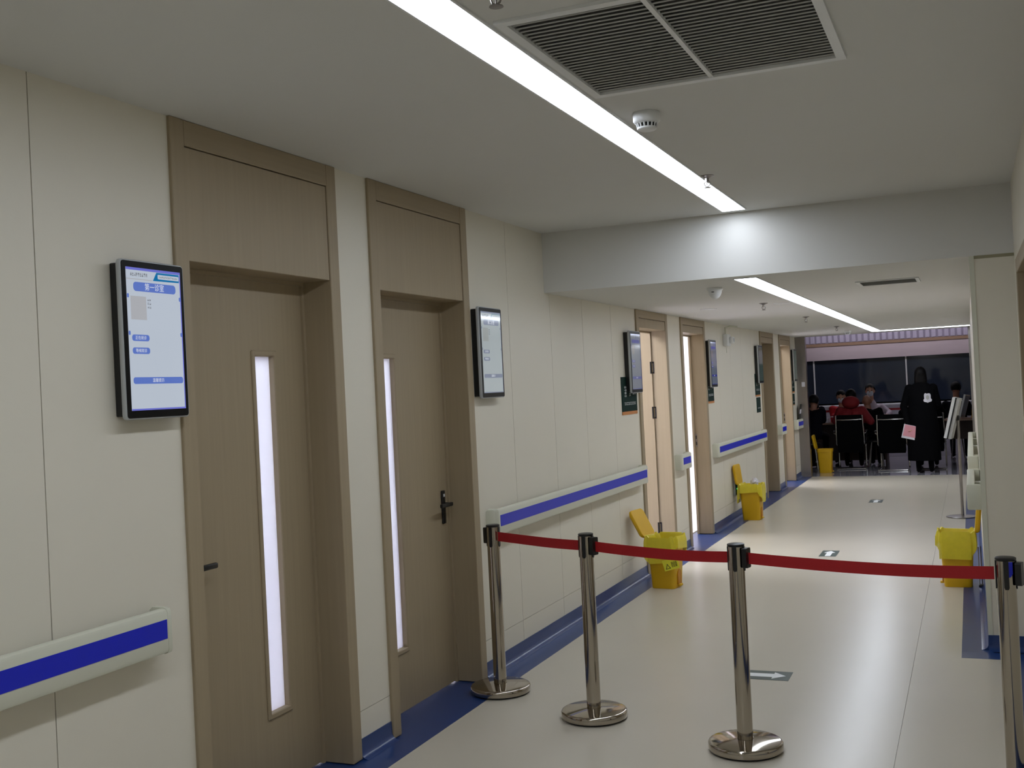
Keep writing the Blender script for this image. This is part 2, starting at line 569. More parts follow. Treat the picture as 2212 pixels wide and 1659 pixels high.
# ---- door on the near right wall
t = sempty('door_7', (XN, 5.8, 0))
for a0, a1 in ((5.25, 5.325), (6.285, 6.36)):
    MB().rbox(XN - 0.012, XN + 0.13, a0, a1, 0.004, 2.19, 0.003, 1).build('casing', 'wood', t)
MB().rbox(XN - 0.012, XN + 0.13, 5.325, 6.285, 2.115, 2.19, 0.003, 1).build('head_casing', 'woodh', t)
lo = MB().box(XN + 0.085, XN + 0.128, 5.33, 6.28, 0.012, 2.11).build('leaf', 'wood', t)
MB().rbox(XN + 0.07, XN + 0.0855, 6.17, 6.21, 0.9, 1.09, 0.005).build('lever_handle', 'black', lo)

# ---- end of the corridor: steel jamb, hall walls and ceiling
j = struct(MB().box(-2.601, -2.44, 17.98, 18.12, 0.001, C2).build('trim_3', 'steel_soft'))
MB().box(-2.52, -2.47, 17.972, 17.98, 1.46, 1.535).build('switch_plate', 'white_soft', j)
struct(MB().box(XR - 0.03, XR + 0.0, 17.98, 18.12, 0.001, C2).build('trim_4', 'steel_soft'))
h = MB()
h.box(-6.1, -6.0, YE, 24.5, 0, 3.0); h.box(4.0, 4.1, YE, 24.5, 0, 3.0)
h.box(-6.1, -2.80, YE, YE + 0.1, 0, 3.0); h.box(XN + 0.14, 4.1, YE, YE + 0.1, 0, 3.0)
h.box(-2.80, XN + 0.14, YE - 0.1, YE, C2, 3.0)
h.box(-6.1, 4.1, 24.5, 24.6, 0, 3.0)
struct(h.build('wall_hall', 'wall'))
struct(MB().box(-6.1, 4.1, YE, 24.6, 2.9, 3.0).build('ceiling_hall', 'ceiling'))

# ---- the far window bay over the white counter
YW = 22.5
wb = sempty('window_1', (-1.0, YW, 0))
MB().box(-4.6, 2.6, YW, YW + 0.12, 1.925, 2.205).build('header', 'header_pink', wb)
MB().box(-4.6, 2.6, YW - 0.012, YW + 0.12, 2.205, 2.262).build('header_strip', 'header_brown', wb)
MB().box(-4.6, 2.6, YW + 0.03, YW + 0.12, 2.262, 2.9).build('header_upper', 'lavender', wb)
s0 = None
for k in range(62):
    x = -4.55 + k * 0.1145
    if s0 is None:
        s0 = MB().rbox(0, 0.082, YW - 0.012, YW + 0.031, 2.264, 2.86, 0.01, 1).build('slat', 'lavender', wb)
        og = s0.location.copy()
        s0.location = (x, 0, 0)
    else:
        share(s0, 'slat', wb, (x, 0, 0))
for a0, a1 in ((-4.6, -2.915), (-2.892, -1.160), (-1.138, 0.60), (0.622, 2.6)):
    MB().box(a0, a1, YW + 0.05, YW + 0.07, 1.05, 1.93).build('pane', 'darkglass', wb)
for x in (-2.903, -1.149, 0.611):
    MB().box(x - 0.013, x + 0.013, YW + 0.03, YW + 0.08, 1.05, 1.93).build('mullion', 'white', wb)
# black space behind the glass
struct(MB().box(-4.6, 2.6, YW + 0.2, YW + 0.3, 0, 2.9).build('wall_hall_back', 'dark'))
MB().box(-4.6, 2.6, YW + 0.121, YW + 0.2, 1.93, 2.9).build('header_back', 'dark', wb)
tct = thing('service_counter', 'long white service counter with red stripe under the dark windows', 'counter', (-1, YW, 0))
MB().rbox(-4.6, 2.6, YW - 0.35, YW + 0.12, 0.001, 0.985, 0.004, 1).build('body', 'counter', tct)
MB().box(-4.6, 2.6, YW - 0.354, YW - 0.349, 0.895, 0.935).build('stripe', 'red', tct)
MB().rbox(-4.62, 2.62, YW - 0.37, YW + 0.12, 0.986, 1.02, 0.006, 1).build('worktop', 'counter', tct)
t = thing('ceiling_panel_light', 'long ceiling panel light of the dim hall in front of the dark windows', 'ceiling light', (-1.3, 21.9, 2.9))
MB().box(-3.1, 0.5, 21.72, 22.08, 2.885, 2.90).build('frame', 'white', t)
MB().box(-3.08, 0.48, 21.74, 22.06, 2.880, 2.8855).build('diffuser', 'hallpanel', t)

# ================================================================== LIGHTS ON THE CORRIDOR CEILINGS
t = thing('linear_ceiling_light', 'long bright white linear ceiling light beside the large air grille', 'ceiling light', (-1.286, 1.6, C1))
MB().box(-1.363, -1.355, -3.6, 6.667, C1 - 0.006, C1).box(-1.218, -1.210, -3.6, 6.667, C1 - 0.006, C1).box(-1.355, -1.218, 6.659, 6.667, C1 - 0.006, C1).build('frame', 'white', t)
MB().box(-1.355, -1.218, -3.6, 6.659, C1 - 0.004, C1 - 0.001).build('diffuser', 'strip', t)
t = thing('linear_ceiling_light', 'L-shaped bright white linear ceiling light under the lowered ceiling', 'ceiling light', (-1.286, 12, C2))
MB().box(-1.363, -1.355, 6.90, 17.51, C2 - 0.006, C2).box(-1.218, -1.210, 6.90, 17.365, C2 - 0.006, C2).box(-1.355, -1.218, 6.90, 6.908, C2 - 0.006, C2).box(-1.363, XR, 17.502, 17.51, C2 - 0.006, C2).build('frame', 'white', t)
MB().box(-1.355, -1.218, 6.908, 17.502, C2 - 0.004, C2 - 0.001).build('diffuser', 'strip', t)
MB().box(-1.218, XR - 0.005, 17.368, 17.502, C2 - 0.004, C2 - 0.001).build('diffuser', 'strip', t)

# ---- return air grille
t = thing('air_grille', 'large square slatted return air grille beside the linear light', 'air grille', (-0.76, 3.26, C1))
fr = MB()
fr.box(-1.192, -0.325, 2.805, 2.838, C1 - 0.010, C1); fr.box(-1.192, -0.325, 3.682, 3.715, C1 - 0.010, C1)
fr.box(-1.192, -1.163, 2.838, 3.682, C1 - 0.010, C1); fr.box(-0.354, -0.325, 2.838, 3.682, C1 - 0.010, C1)
fr.build('frame', 'white', t)
MB().box(-0.7725, -0.7575, 2.838, 3.682, C1 - 0.008, C1 + 0.004).build('centre_bar', 'white', t)
cv = MB()
cv.box(VX0 - 0.02, VX1 + 0.02, VY0 - 0.02, VY1 + 0.02, C1 + 0.16, C1 + 0.17)
cv.box(VX0 - 0.012, VX0, VY0, VY1, C1 + 0.02, C1 + 0.16); cv.box(VX1, VX1 + 0.012, VY0, VY1, C1 + 0.02, C1 + 0.16)
cv.box(VX0, VX1, VY0 - 0.012, VY0, C1 + 0.02, C1 + 0.16); cv.box(VX0, VX1, VY1, VY1 + 0.012, C1 + 0.02, C1 + 0.16)
cv.build('duct_box', 'dark', t)
NS = 28
rot = Matrix.Rotation(R(40), 3, 'X')
sl = None
for k in range(NS):
    y = 2.85 + k * (3.672 - 2.85) / (NS - 1)
    if sl is None:
        sl = MB().box(-1.162, -0.355, 2.85 - 0.011, 2.85 + 0.011, C1 + 0.004, C1 + 0.0085, rot).build('slat', 'grille', t)
        base = sl.location.copy()
    else:
        share(sl, 'slat', t, (0, y - 2.85, 0))

# ---- linear diffuser in the lowered ceiling
t = thing('air_diffuser', 'narrow grey slot air diffuser in the lowered ceiling', 'air diffuser', (-0.5, 8.1, C2))
MB().box(-0.71, -0.295, 7.91, 7.935, C2 - 0.008, C2).box(-0.71, -0.295, 8.275, 8.30, C2 - 0.008, C2).box(-0.71, -0.685, 7.935, 8.275, C2 - 0.008, C2).box(-0.32, -0.295, 7.935, 8.275, C2 - 0.008, C2).build('frame', 'white', t)
MB().box(-0.685, -0.32, 7.935, 8.275, C2 - 0.003, C2 - 0.001).build('core', 'dark', t)
for k in range(9):
    y = 7.955 + k * 0.0375
    MB().box(-0.685, -0.32, y - 0.012, y + 0.012, C2 - 0.0055, C2 - 0.004, Matrix.Rotation(R(10), 3, 'X')).build('blade', 'grille', t)

# ---- smoke detectors, sprinklers, dome camera, cover plates
def detector(x, y, z, label, s=1.0):
    t = thing('smoke_detector', label, 'smoke detector', (x, y, z))
    MB().lathe([(0.048 * s, 0), (0.05 * s, -0.004), (0.05 * s, -0.03 * s), (0.046 * s, -0.036 * s), (0.040 * s, -0.040 * s)], (x, y, z), 32).build('base', 'white', t, True)
    MB().lathe([(0.034 * s, -0.036 * s), (0.034 * s, -0.056 * s)], (x, y, z), 24).build('sensor_chamber', 'dark', t)
    for k in range(16):
        a = 2 * math.pi * k / 16
        p0 = Vector((x + 0.038 * s * math.cos(a), y + 0.038 * s * math.sin(a), z - 0.038 * s))
        p1 = Vector((x + 0.034 * s * math.cos(a), y + 0.034 * s * math.sin(a), z - 0.055 * s))
        MB().tube([p0, p1], 0.003 * s, 5).build('vent_rib', 'white', t)
    MB().lathe([(0.037 * s, -0.054 * s), (0.036 * s, -0.060 * s), (0.030 * s, -0.064 * s), (0.0, -0.065 * s)], (x, y, z), 24, cap1=False).build('cap', 'white', t, True)
detector(-1.10, 4.055, C1, 'white round smoke detector on the ceiling near the air grille', 1.05)
detector(-1.61, 16.36, C2, 'white round smoke detector on the lowered ceiling beside the light bend')

def sprinkler(x, y, z, label):
    t = thing('sprinkler', label, 'sprinkler', (x, y, z))
    MB().lathe([(0.036, 0), (0.036, -0.003), (0.02, -0.009), (0.016, -0.012)], (x, y, z), 24).build('escutcheon', 'steel_soft', t, True)
    MB().tube([(x, y, z - 0.010), (x, y, z - 0.030)], 0.010).build('body', 'steel_soft', t)
    for s in (-1, 1):
        MB().tube([(x + s * 0.009, y, z - 0.026), (x + s * 0.015, y, z - 0.038), (x + s * 0.011, y, z - 0.05), (x, y, z - 0.058)], 0.0028, 6).build('arm', 'steel_soft', t)
    MB().tube([(x, y, z - 0.03), (x, y, z - 0.056)], 0.0025, 6).build('bulb', 'steel_soft', t)
    MB().lathe([(0.006, -0.056), (0.018, -0.059), (0.019, -0.061), (0.0, -0.062)], (x, y, z), 18, cap1=False).build('deflector', 'steel_soft', t)
sprinkler(-1.185, 5.47, C1, 'small metal sprinkler head beside the end of the near linear light')
sprinkler(-1.071, 2.548, C1, 'small metal sprinkler head beside the corner of the air grille')
sprinkler(-1.60, 9.38, C2, 'small metal sprinkler head on the lowered ceiling by the dome camera')
sprinkler(-1.60, 11.98, C2, 'small metal sprinkler head on the lowered ceiling above the wall lamp unit')
sprinkler(-1.60, 14.9, C2, 'small metal sprinkler head on the lowered ceiling before the smoke detector')

t = thing('dome_camera', 'white ceiling dome camera just behind the ceiling step', 'camera', (-1.60, 7.46, C2))
MB().lathe([(0.052, 0), (0.054, -0.012), (0.050, -0.022)], (-1.60, 7.46, C2), 32).build('base', 'white', t, True)
MB().lathe([(0.048, -0.020), (0.046, -0.035), (0.038, -0.055), (0.026, -0.070), (0.012, -0.078), (0, -0.08)], (-1.60, 7.46, C2), 32, cap1=False).build('dome', 'white', t, True)
MB().lathe([(0.010, 0), (0.009, -0.004), (0, -0.005)], (-1.605, 7.413, C2 - 0.030), 14, cap1=False).build('lens', 'black', t)
t = MB().lathe([(0.075, 0), (0.073, -0.004), (0.062, -0.006), (0, -0.006)], (-2.12, 9.58, C2), 32, cap1=False).build('ceiling_cover_plate', 'white')
tag(t, 'flat round white cover plate on the lowered ceiling near the wall', 'cover plate')
t = MB().lathe([(0.075, 0), (0.073, -0.004), (0.062, -0.006), (0, -0.006)], (-1.47, 9.55, C2), 32, cap1=False).build('ceiling_cover_plate', 'white')
tag(t, 'flat round white cover plate on the lowered ceiling beside the linear light', 'cover plate')

# ---- emergency lamp unit hung at the ceiling line
t = thing('emergency_light', 'white emergency light box hung high on the wall past the open doors', 'emergency light', (-2.56, 12.48, 2.16))
MB().rbox(-2.601, -2.545, 12.42, 12.60, 2.02, 2.155, 0.008).build('box', 'white', t, True)
MB().tube([(-2.57, 12.44, 2.155), (-2.57, 12.44, 2.23), (-2.52, 12.46, 2.245), (-2.45, 12.53, 2.235)], 0.009).build('bracket', 'rail', t)
MB().rbox(-2.545, -2.500, 12.51, 12.59, 2.045, 2.125, 0.012).build('lamp_head', 'white', t, True)
MB().rbox(-2.501, -2.496, 12.525, 12.575, 2.065, 2.105, 0.004).build('lens', 'silver', t)
MB().tube([(-2.575, 12.48, 2.02), (-2.575, 12.48, 1.94)], 0.003, 6).build('cord', 'rail', t)

# ================================================================== HANDRAILS
def handrail_left(y0, y1, label):
    t = thing('handrail', label, 'handrail', (XL, (y0 + y1) / 2, 0.8))
    def prof(xw, xf, z0, z1, r_):
        return [(xw, z0 + r_ * 0.6), (xw + 0.01, z0), (xf - r_, z0), (xf - r_ * 0.3, z0 + r_ * 0.3), (xf, z0 + r_), (xf, z1 - r_), (xf - r_ * 0.3, z1 - r_ * 0.3), (xf - r_, z1), (xw + 0.012, z1), (xw, z1 - r_ * 0.6)]
    xf = -2.526
    z0, z1 = 0.795, 0.945
    p = prof(XL + 0.034, xf, z0, z1, 0.014)
    e = 0.03
    MB().loft([[(a, yy, z) for a, z in p] for yy in (y0 + e, y1 - e)]).build('rail_body', 'rail', t, True)
    MB().box(xf - 0.002, xf + 0.0012, y0 + e + 0.004, y1 - e - 0.004, 0.846, 0.910).build('blue_inset', 'blue', t)
    q = prof(XL, xf + 0.001, z0 - 0.003, z1 + 0.003, 0.016)
    for ya_, yb_, yc_ in ((y0, y0 + 0.012, y0 + e), (y1, y1 - 0.012, y1 - e)):
        cx = (XL + xf) / 2
        cz = (z0 + z1) / 2
        sm = [(XL + (a - XL) * 0.80, cz + (z - cz) * 0.93) for a, z in q]
        MB().loft([[(a, ya_, z) for a, z in sm], [(a, yb_, z) for a, z in q], [(a, yc_, z) for a, z in q]]).build('end_cap', 'rail', t, True)
    n = max(1, int((y1 - y0) / 1.2))
    if y1 - y0 > 0.6:
        for k in range(n):
            yy = y0 + (k + 0.5) * (y1 - y0) / n
            MB().box(XL, XL + 0.036, yy - 0.04, yy + 0.04, 0.83, 0.91).build('bracket', 'rail', t)
    return t
handrail_left(0.4, 2.925, 'cream handrail with blue stripe before the first wooden door')
handrail_left(5.665, 8.80, 'long cream handrail with blue stripe between second and third doors')
handrail_left(9.985, 10.345, 'short cream handrail stub with blue patch between the two open doors')
handrail_left(11.60, 14.60, 'cream handrail with blue stripe above the bin beside the closed brown door')
handrail_left(15.86, 16.27, 'short cream handrail stub with blue patch between the last two doors')
handrail_left(17.44, 18.15, 'short cream handrail with blue stripe holding a small card at the corridor end')

def handrail_right(y0, y1, label):
    t = thing('handrail', label, 'handrail', (XR, (y0 + y1) / 2, 0.8))
    xf = -0.052
    MB().rbox(xf, XR - 0.034, y0 + 0.03, y1 - 0.03, 0.797, 0.943, 0.012).build('rail_body', 'rail', t, True)
    MB().box(xf - 0.0012, xf + 0.002, y0 + 0.034, y1 - 0.034, 0.846, 0.910).build('blue_inset', 'blue', t)
    for a, b_ in ((y0, y0 + 0.03), (y1 - 0.03, y1)):
        MB().rbox(xf - 0.001, XR, a, b_, 0.795, 0.945, 0.01).build('end_cap', 'rail', t, True)
    n = max(1, int((y1 - y0) / 0.9))
    for k in range(n):
        yy = y0 + (k + 0.5) * (y1 - y0) / n
        MB().box(XR - 0.036, XR, yy - 0.04, yy + 0.04, 0.83, 0.91).build('bracket', 'rail', t)
handrail_right(6.85, 7.93, 'cream handrail with blue stripe on the pillar side wall nearest the ceiling step')
handrail_right(9.10, 12.55, 'long cream handrail on the pillar side wall beside the poster stand')

# ================================================================== WALL DISPLAYS
def screen_mats(k, white, pill, teal, frame, s):
    return dict(bg=emit('screen_white_%d' % k, white, s, 0.08), pill=emit('screen_blue_%d' % k, pill, s, 0.08), teal=emit('screen_teal_%d' % k, teal, s, 0.08),
                grey=emit('screen_grey_%d' % k, frame, s, 0.08), txt=emit('screen_text_%d' % k, (235, 240, 250), s, 0.08), dk=emit('screen_dark_text_%d' % k, (110, 112, 118), s, 0.08), edge=emit('screen_edge_%d' % k, (112, 118, 214) if k == 1 else pill, s, 0.08))

def rrect_on_wall(mb, x, y0, y1, z0, z1, r_):
    pts = [(p[0] + (y0 + y1) / 2, p[1] + (z0 + z1) / 2) for p in rrect((y1 - y0) / 2, (z1 - z0) / 2, r_, 4)]
    mb.add([(x, a, b_) for a, b_ in pts], [tuple(range(len(pts)))])
    return mb

def glyph_row(mb, x, y0, y1, z, h, n, seed):
    # illegible small print: short strokes at the size of the characters
    rnd = random.Random(seed)
    w = (y1 - y0) / n
    for k in range(n):
        a = y0 + k * w
        for q in range(2):
            zz = z + (rnd.random() - 0.5) * h * 0.8
            mb.add([(x, a + w * 0.12, zz - h * 0.07), (x, a + w * 0.85, zz - h * 0.07), (x, a + w * 0.85, zz + h * 0.07), (x, a + w * 0.12, zz + h * 0.07)], [(0, 1, 2, 3)])
        for q in range(2):
            yy = a + w * (0.2 + 0.6 * rnd.random())
            mb.add([(x, yy - w * 0.06, z - h * 0.45), (x, yy + w * 0.06, z - h * 0.45), (x, yy + w * 0.06, z + h * 0.45), (x, yy - w * 0.06, z + h * 0.45)], [(0, 1, 2, 3)])
    return mb

def wall_text(mb, body, x, y, z, size, squeeze=1.0):
    vs, fs = text_geo(body, size)
    mb.add([(x, y + v.x * squeeze, z + v.y) for v in vs], fs)
    return mb

def display(y0, y1, z0, z1, label, sm, content, title=None):
    t = thing('wall_display', label, 'display', (XL, (y0 + y1) / 2, z0))
    xf = -2.545
    MB().rbox(XL, xf - 0.017, y0 + 0.012, y1 - 0.012, z0 + 0.012, z1 - 0.012, 0.003, 1).build('wall_mount', 'black', t)
    pts = rrect((y1 - y0) / 2, (z1 - z0) / 2, 0.014, 4)
    cy, cz = (y0 + y1) / 2, (z0 + z1) / 2
    MB().loft([[(xx, cy + a * k, cz + b_ * k) for a, b_ in pts] for xx, k in ((xf - 0.019, 0.985), (xf - 0.016, 1.0), (xf - 0.003, 1.0), (xf, 0.99))]).build('case', 'silver', t, True)
    p2 = rrect((y1 - y0) / 2 - 0.005, (z1 - z0) / 2 - 0.005, 0.010, 4)
    MB().loft([[(xx, cy + a, cz + b_) for a, b_ in p2] for xx in (xf - 0.001, xf + 0.0015)]).build('bezel', mat('bezel_gloss', (5, 5, 6), 0.35, spec=0.2), t)
    a0, a1, b0, b1 = y0 + 0.024, y1 - 0.020, z0 + 0.030, z1 - 0.026
    xs = xf + 0.002
    W_, H_ = a1 - a0, b1 - b0
    Yf = lambda u: a0 + u * W_
    Zf = lambda v: b1 - v * H_
    sc = MB().quad((xs, a0, b0), (xs, a1, b0), (xs, a1, b1), (xs, a0, b1)).build('screen', sm['bg'], t)
    if content == 'off':
        return t
    def flat(name, m_, fn):
        q = MB(); fn(q); return q.build(name, sm[m_], sc)
    e = 0.0006
    ed = MB()
    ed.quad((xs + e, Yf(0), Zf(0.018)), (xs + e, Yf(1), Zf(0.018)), (xs + e, Yf(1), Zf(0)), (xs + e, Yf(0), Zf(0)))
    ed.quad((xs + e, Yf(0), Zf(1)), (xs + e, Yf(1), Zf(1)), (xs + e, Yf(1), Zf(0.988)), (xs + e, Yf(0), Zf(0.988)))
    ed.quad((xs + e, Yf(0.982), Zf(0.988)), (xs + e, Yf(1), Zf(0.988)), (xs + e, Yf(1), Zf(0.02)), (xs + e, Yf(0.982), Zf(0.02)))
    ed.build('screen_border', sm['edge'], sc)
    flat('header_band', 'teal', lambda q: q.quad((xs + e, Yf(0.48), Zf(0.082)), (xs + e, Yf(0.975), Zf(0.078)), (xs + e, Yf(0.975), Zf(0.02)), (xs + e, Yf(0.55), Zf(0.02))))
    flat('header_line', 'grey', lambda q: q.quad((xs + e, Yf(0.0), Zf(0.084)), (xs + e, Yf(0.47), Zf(0.084)), (xs + e, Yf(0.47), Zf(0.078)), (xs + e, Yf(0.0), Zf(0.078))))
    flat('header_field', 'bg', lambda q: rrect_on_wall(q, xs + 2 * e, Yf(0.57), Yf(0.965), Zf(0.066), Zf(0.034), 0.003))
    flat('header_lettering', 'dk', lambda q: (glyph_row(q, xs + 2 * e, Yf(0.07), Yf(0.38), Zf(0.048), 0.014, 9, 3), glyph_row(q, xs + 3 * e, Yf(0.60), Yf(0.94), Zf(0.050), 0.007, 14, 4)))
    flat('title_pill', 'pill', lambda q: rrect_on_wall(q, xs + e, Yf(0.12), Yf(0.90), Zf(0.165), Zf(0.100), 0.012))
    if title:
        flat('title_lettering', 'txt', lambda q: wall_text(q, title, xs + 2 * e, Yf(0.50), Zf(0.134), 0.026, 0.92))
    flat('photo_box', 'grey', lambda q: q.quad((xs + e, Yf(0.06), Zf(0.365)), (xs + e, Yf(0.34), Zf(0.365)), (xs + e, Yf(0.34), Zf(0.20)), (xs + e, Yf(0.06), Zf(0.20))))
    flat('info_lettering', 'dk', lambda q: [glyph_row(q, xs + e, Yf(0.36), Yf(0.43), Zf(v), 0.008, 2, 7 + k) for k, v in enumerate((0.222, 0.248, 0.274))])
    flat('status_pill', 'pill', lambda q: rrect_on_wall(q, xs + e, Yf(0.06), Yf(0.37), Zf(0.515), Zf(0.470), 0.009))
    flat('status_pill', 'pill', lambda q: rrect_on_wall(q, xs + e, Yf(0.06), Yf(0.37), Zf(0.605), Zf(0.560), 0.009))
    flat('status_lettering', 'txt', lambda q: (wall_text(q, '正在就诊', xs + 2 * e, Yf(0.215), Zf(0.493), 0.0135), wall_text(q, '等候就诊', xs + 2 * e, Yf(0.215), Zf(0.583), 0.0135)))
    flat('notice_bar', 'pill', lambda q: rrect_on_wall(q, xs + e, Yf(0.05), Yf(0.97), Zf(0.815), Zf(0.768), 0.009))
    flat('notice_lettering', 'txt', lambda q: wall_text(q, '温馨提示', xs + 2 * e, Yf(0.50), Zf(0.792), 0.0145))
    for u, v in ((0.0, 0.185), (0.0, 0.445), (0.955, 0.185), (0.955, 0.445)):
        flat('screen_dot', 'pill', lambda q: rrect_on_wall(q, xs + 2 * e, Yf(u), Yf(u + 0.035), Zf(v + 0.03), Zf(v), 0.004))
    return t

sA = screen_mats(1, (196, 206, 220), (96, 124, 206), (0, 116, 176), (182, 184, 190), 0.8)
sB = screen_mats(2, (172, 182, 186), (126, 136, 158), (120, 150, 160), (160, 166, 166), 0.75)
sC = screen_mats(3, (120, 128, 146), (70, 76, 170), (90, 100, 150), (140, 136, 140), 0.45)
sD = screen_mats(4, (52, 70, 62), (52, 70, 62), (52, 70, 62), (52, 70, 62), 0.5)
display(2.768, 3.078, 1.586, 2.119, 'bright tall wall display with white and blue page beside the first wooden door', sA, 'page', '第一诊室')
display(5.575, 5.895, 1.586, 2.110, 'pale tall wall display with washed-out page beside the second wooden door', sB, 'page', '第二诊室')
display(8.515, 8.830, 1.555, 2.068, 'tall grey-blue wall display above a green sign beside the open door with black hinges', sC, 'page', None)
display(11.475, 11.775, 1.556, 2.068, 'tall grey-blue wall display next to the hanging emergency light box', sC, 'page', None)
display(14.335, 14.640, 1.563, 2.068, 'dark greenish wall display beside the closed brown door', sD, 'off')
display(17.42, 17.71, 1.556, 2.068, 'dark wall display at the far end of the corridor wall', sD, 'off')

# ---- green wall signs
def sign(y0, y1, z0, z1, label, strip=0.02, seed=1, name='wall_sign', big=True):
    t = thing(name, label, 'sign', (XL, (y0 + y1) / 2, z0))
    x1 = XL + 0.006
    MB().box(XL, x1, y0, y1, z0 + strip, z1).build('plate', 'green', t)
    if strip:
        MB().box(XL, x1, y0, y1, z0, z0 + strip).build('bottom_strip', 'orange', t)
    w, h_ = y1 - y0, z1 - z0
    q = MB()
    if big:
        for k in range(4):
            glyph_row(q, x1 + 0.0008, y0 + w * 0.14, y0 + w * 0.34, z0 + h_ * (0.50 + 0.075 * k), h_ * 0.075, 1, seed * 9 + k)
        glyph_row(q, x1 + 0.0008, y0 + w * 0.70, y0 + w * 0.93, z0 + h_ * 0.55, h_ * 0.07, 3, seed + 40)
        for k in range(3):
            glyph_row(q, x1 + 0.0008, y0 + w * 0.46, y0 + w * 0.60, z0 + h_ * (0.50 + 0.05 * k), h_ * 0.04, 2, seed + 70 + k)
    for k in range(2):
        glyph_row(q, x1 + 0.0008, y0 + w * 0.14, y0 + w * 0.9, z0 + h_ * (0.27 + 0.045 * k), h_ * 0.035, 12, seed + 20 + k)
    q.build('lettering', 'glyph', t)
sign(8.394, 8.815, 1.381, 1.690, 'dark green wall sign with white lettering beside the open door with black hinges', 0.026, 1)
sign(11.48, 11.79, 1.384, 1.690, 'dark green wall sign under the display next to the open door', 0.022, 2)
sign(14.290, 14.630, 1.392, 1.690, 'dark green wall sign behind the display beside the closed brown door', 0.02, 3)
sign(14.34, 14.61, 1.180, 1.378, 'small dark green plate below the sign beside the closed brown door', 0.0, 4, 'wall_plate', False)
sign(17.42, 17.70, 1.376, 1.690, 'dark green wall sign under the last display', 0.02, 5)
sign(17.44, 17.66, 1.178, 1.36, 'small dark green plate below the last wall sign', 0.012, 6, 'wall_plate', False)
t = thing('leaning_card', 'small black and white printed card leaning on the end handrail', 'card', (-2.56, 17.9, 0.948))
rt = Matrix.Rotation(R(8), 3, 'Y')
pv = (-2.57, 17.9, 0.949)
MB().box(-2.573, -2.567, 17.80, 18.05, 0.949, 1.185, rt, pv).build('card_board', 'glyph_black', t)
MB().box(-2.567, -2.5655, 17.815, 18.035, 1.03, 1.10, rt, pv).build('print', 'white_soft', t)

# ---- low emergency exit lamp
t = thing('exit_lamp', 'low grey exit lamp with green light behind the bin near the brown door', 'exit lamp', (-2.59, 12.72, 0.28))
MB().rbox(-2.601, -2.577, 12.60, 12.80, 0.275, 0.425, 0.004).build('housing', 'silver', t)
MB().box(-2.577, -2.572, 12.615, 12.785, 0.285, 0.415).build('sign_face', 'dark', t)
MB().lathe([(0.018, 0), (0.016, 0.012), (0, 0.016)], (-2.572, 12.66, 0.345), 12, cap1=False).build('green_lamp', emit('exit_green', (40, 230, 120), 1.6), t)

# ================================================================== FLOOR ARROW STICKERS
def arrow_sticker(x0, x1, y0, y1, direction, label):
    t = thing('floor_arrow_sticker', label, 'floor sticker', ((x0 + x1) / 2, (y0 + y1) / 2, 0))
    MB().box(x0, x1, y0, y1, 0.0002, 0.0012).build('sticker', 'floorsign', t)
    cx, cy = (x0 + x1) / 2, (y0 + y1) / 2
    w, h_ = x1 - x0, y1 - y0
    if direction == 'x':
        poly = [(x0 + 0.06 * w, cy - 0.18 * h_), (cx + 0.14 * w, cy - 0.18 * h_), (cx + 0.14 * w, cy - 0.36 * h_), (x1 - 0.10 * w, cy), (cx + 0.14 * w, cy + 0.36 * h_), (cx + 0.14 * w, cy + 0.18 * h_), (x0 + 0.06 * w, cy + 0.18 * h_)]
    else:
        poly = [(cx - 0.16 * w, y0 + 0.06 * h_), (cx + 0.16 * w, y0 + 0.06 * h_), (cx + 0.16 * w, cy + 0.10 * h_), (cx + 0.34 * w, cy + 0.10 * h_), (cx, y1 - 0.06 * h_), (cx - 0.34 * w, cy + 0.10 * h_), (cx - 0.16 * w, cy + 0.10 * h_)]
    MB().prism(poly, 0.0012, 0.0018).build('arrow', 'glyph', t)
arrow_sticker(-1.232, -0.973, 5.880, 6.06, 'x', 'green floor sticker with white arrow beside the chrome barrier post')
arrow_sticker(-1.335, -1.185, 10.02, 10.36, 'y', 'green floor sticker with white arrow midway along the corridor')
arrow_sticker(-1.255, -1.095, 14.25, 14.58, 'y', 'green floor sticker with white arrow near the far hall')

# ================================================================== BARRIER POSTS AND BELTS
HP = 0.905
def post(x, y, label, group=None, lean=(0, 0)):
    t = thing('barrier_post', label, 'barrier post', (x, y, 0))
    MB().lathe([(0.150, 0.0006), (0.155, 0.008), (0.153, 0.010)], (x, y, 0), 48).build('base_rubber', 'black', t)
    MB().lathe([(0.160, 0.010), (0.162, 0.014), (0.162, 0.036), (0.158, 0.042), (0.150, 0.045), (0.036, 0.052), (0.036, 0.050)], (x, y, 0), 56).build('base', 'steel', t, True)
    MB().lathe([(0.0345, 0.045), (0.0345, HP - 0.012)], (x, y, 0), 36).build('pole', 'steel', t, True)
    MB().lathe([(0.0360, HP - 0.012), (0.0375, HP - 0.008), (0.0375, HP - 0.002), (0.034, HP), (0, HP)], (x, y, 0), 36, cap1=False).build('cap', 'black', t, True)
    for k in range(4):
        a = R(90 * k)
        d = Vector((math.cos(a), math.sin(a), 0)); p = Vector((-d.y, d.x, 0))
        c0 = Vector((x, y, 0)) + d * 0.034
        vs = []
        w0 = 0.009
        prof = [(-w0, HP - 0.012), (w0, HP - 0.012), (w0, HP - 0.11), (w0 * 0.6, HP - 0.118), (-w0 * 0.6, HP - 0.118), (-w0, HP - 0.11)]
        MB().loft([[c0 + d * q + p * s + Vector((0, 0, z)) for s, z in prof] for q in (-0.004, 0.0035)]).build('slot_rib', 'black', t)
    return t
P1, P2, P3, P4 = (-2.413, 5.337), (-1.776, 5.028), (-0.982, 4.743), (0.088, 4.47)
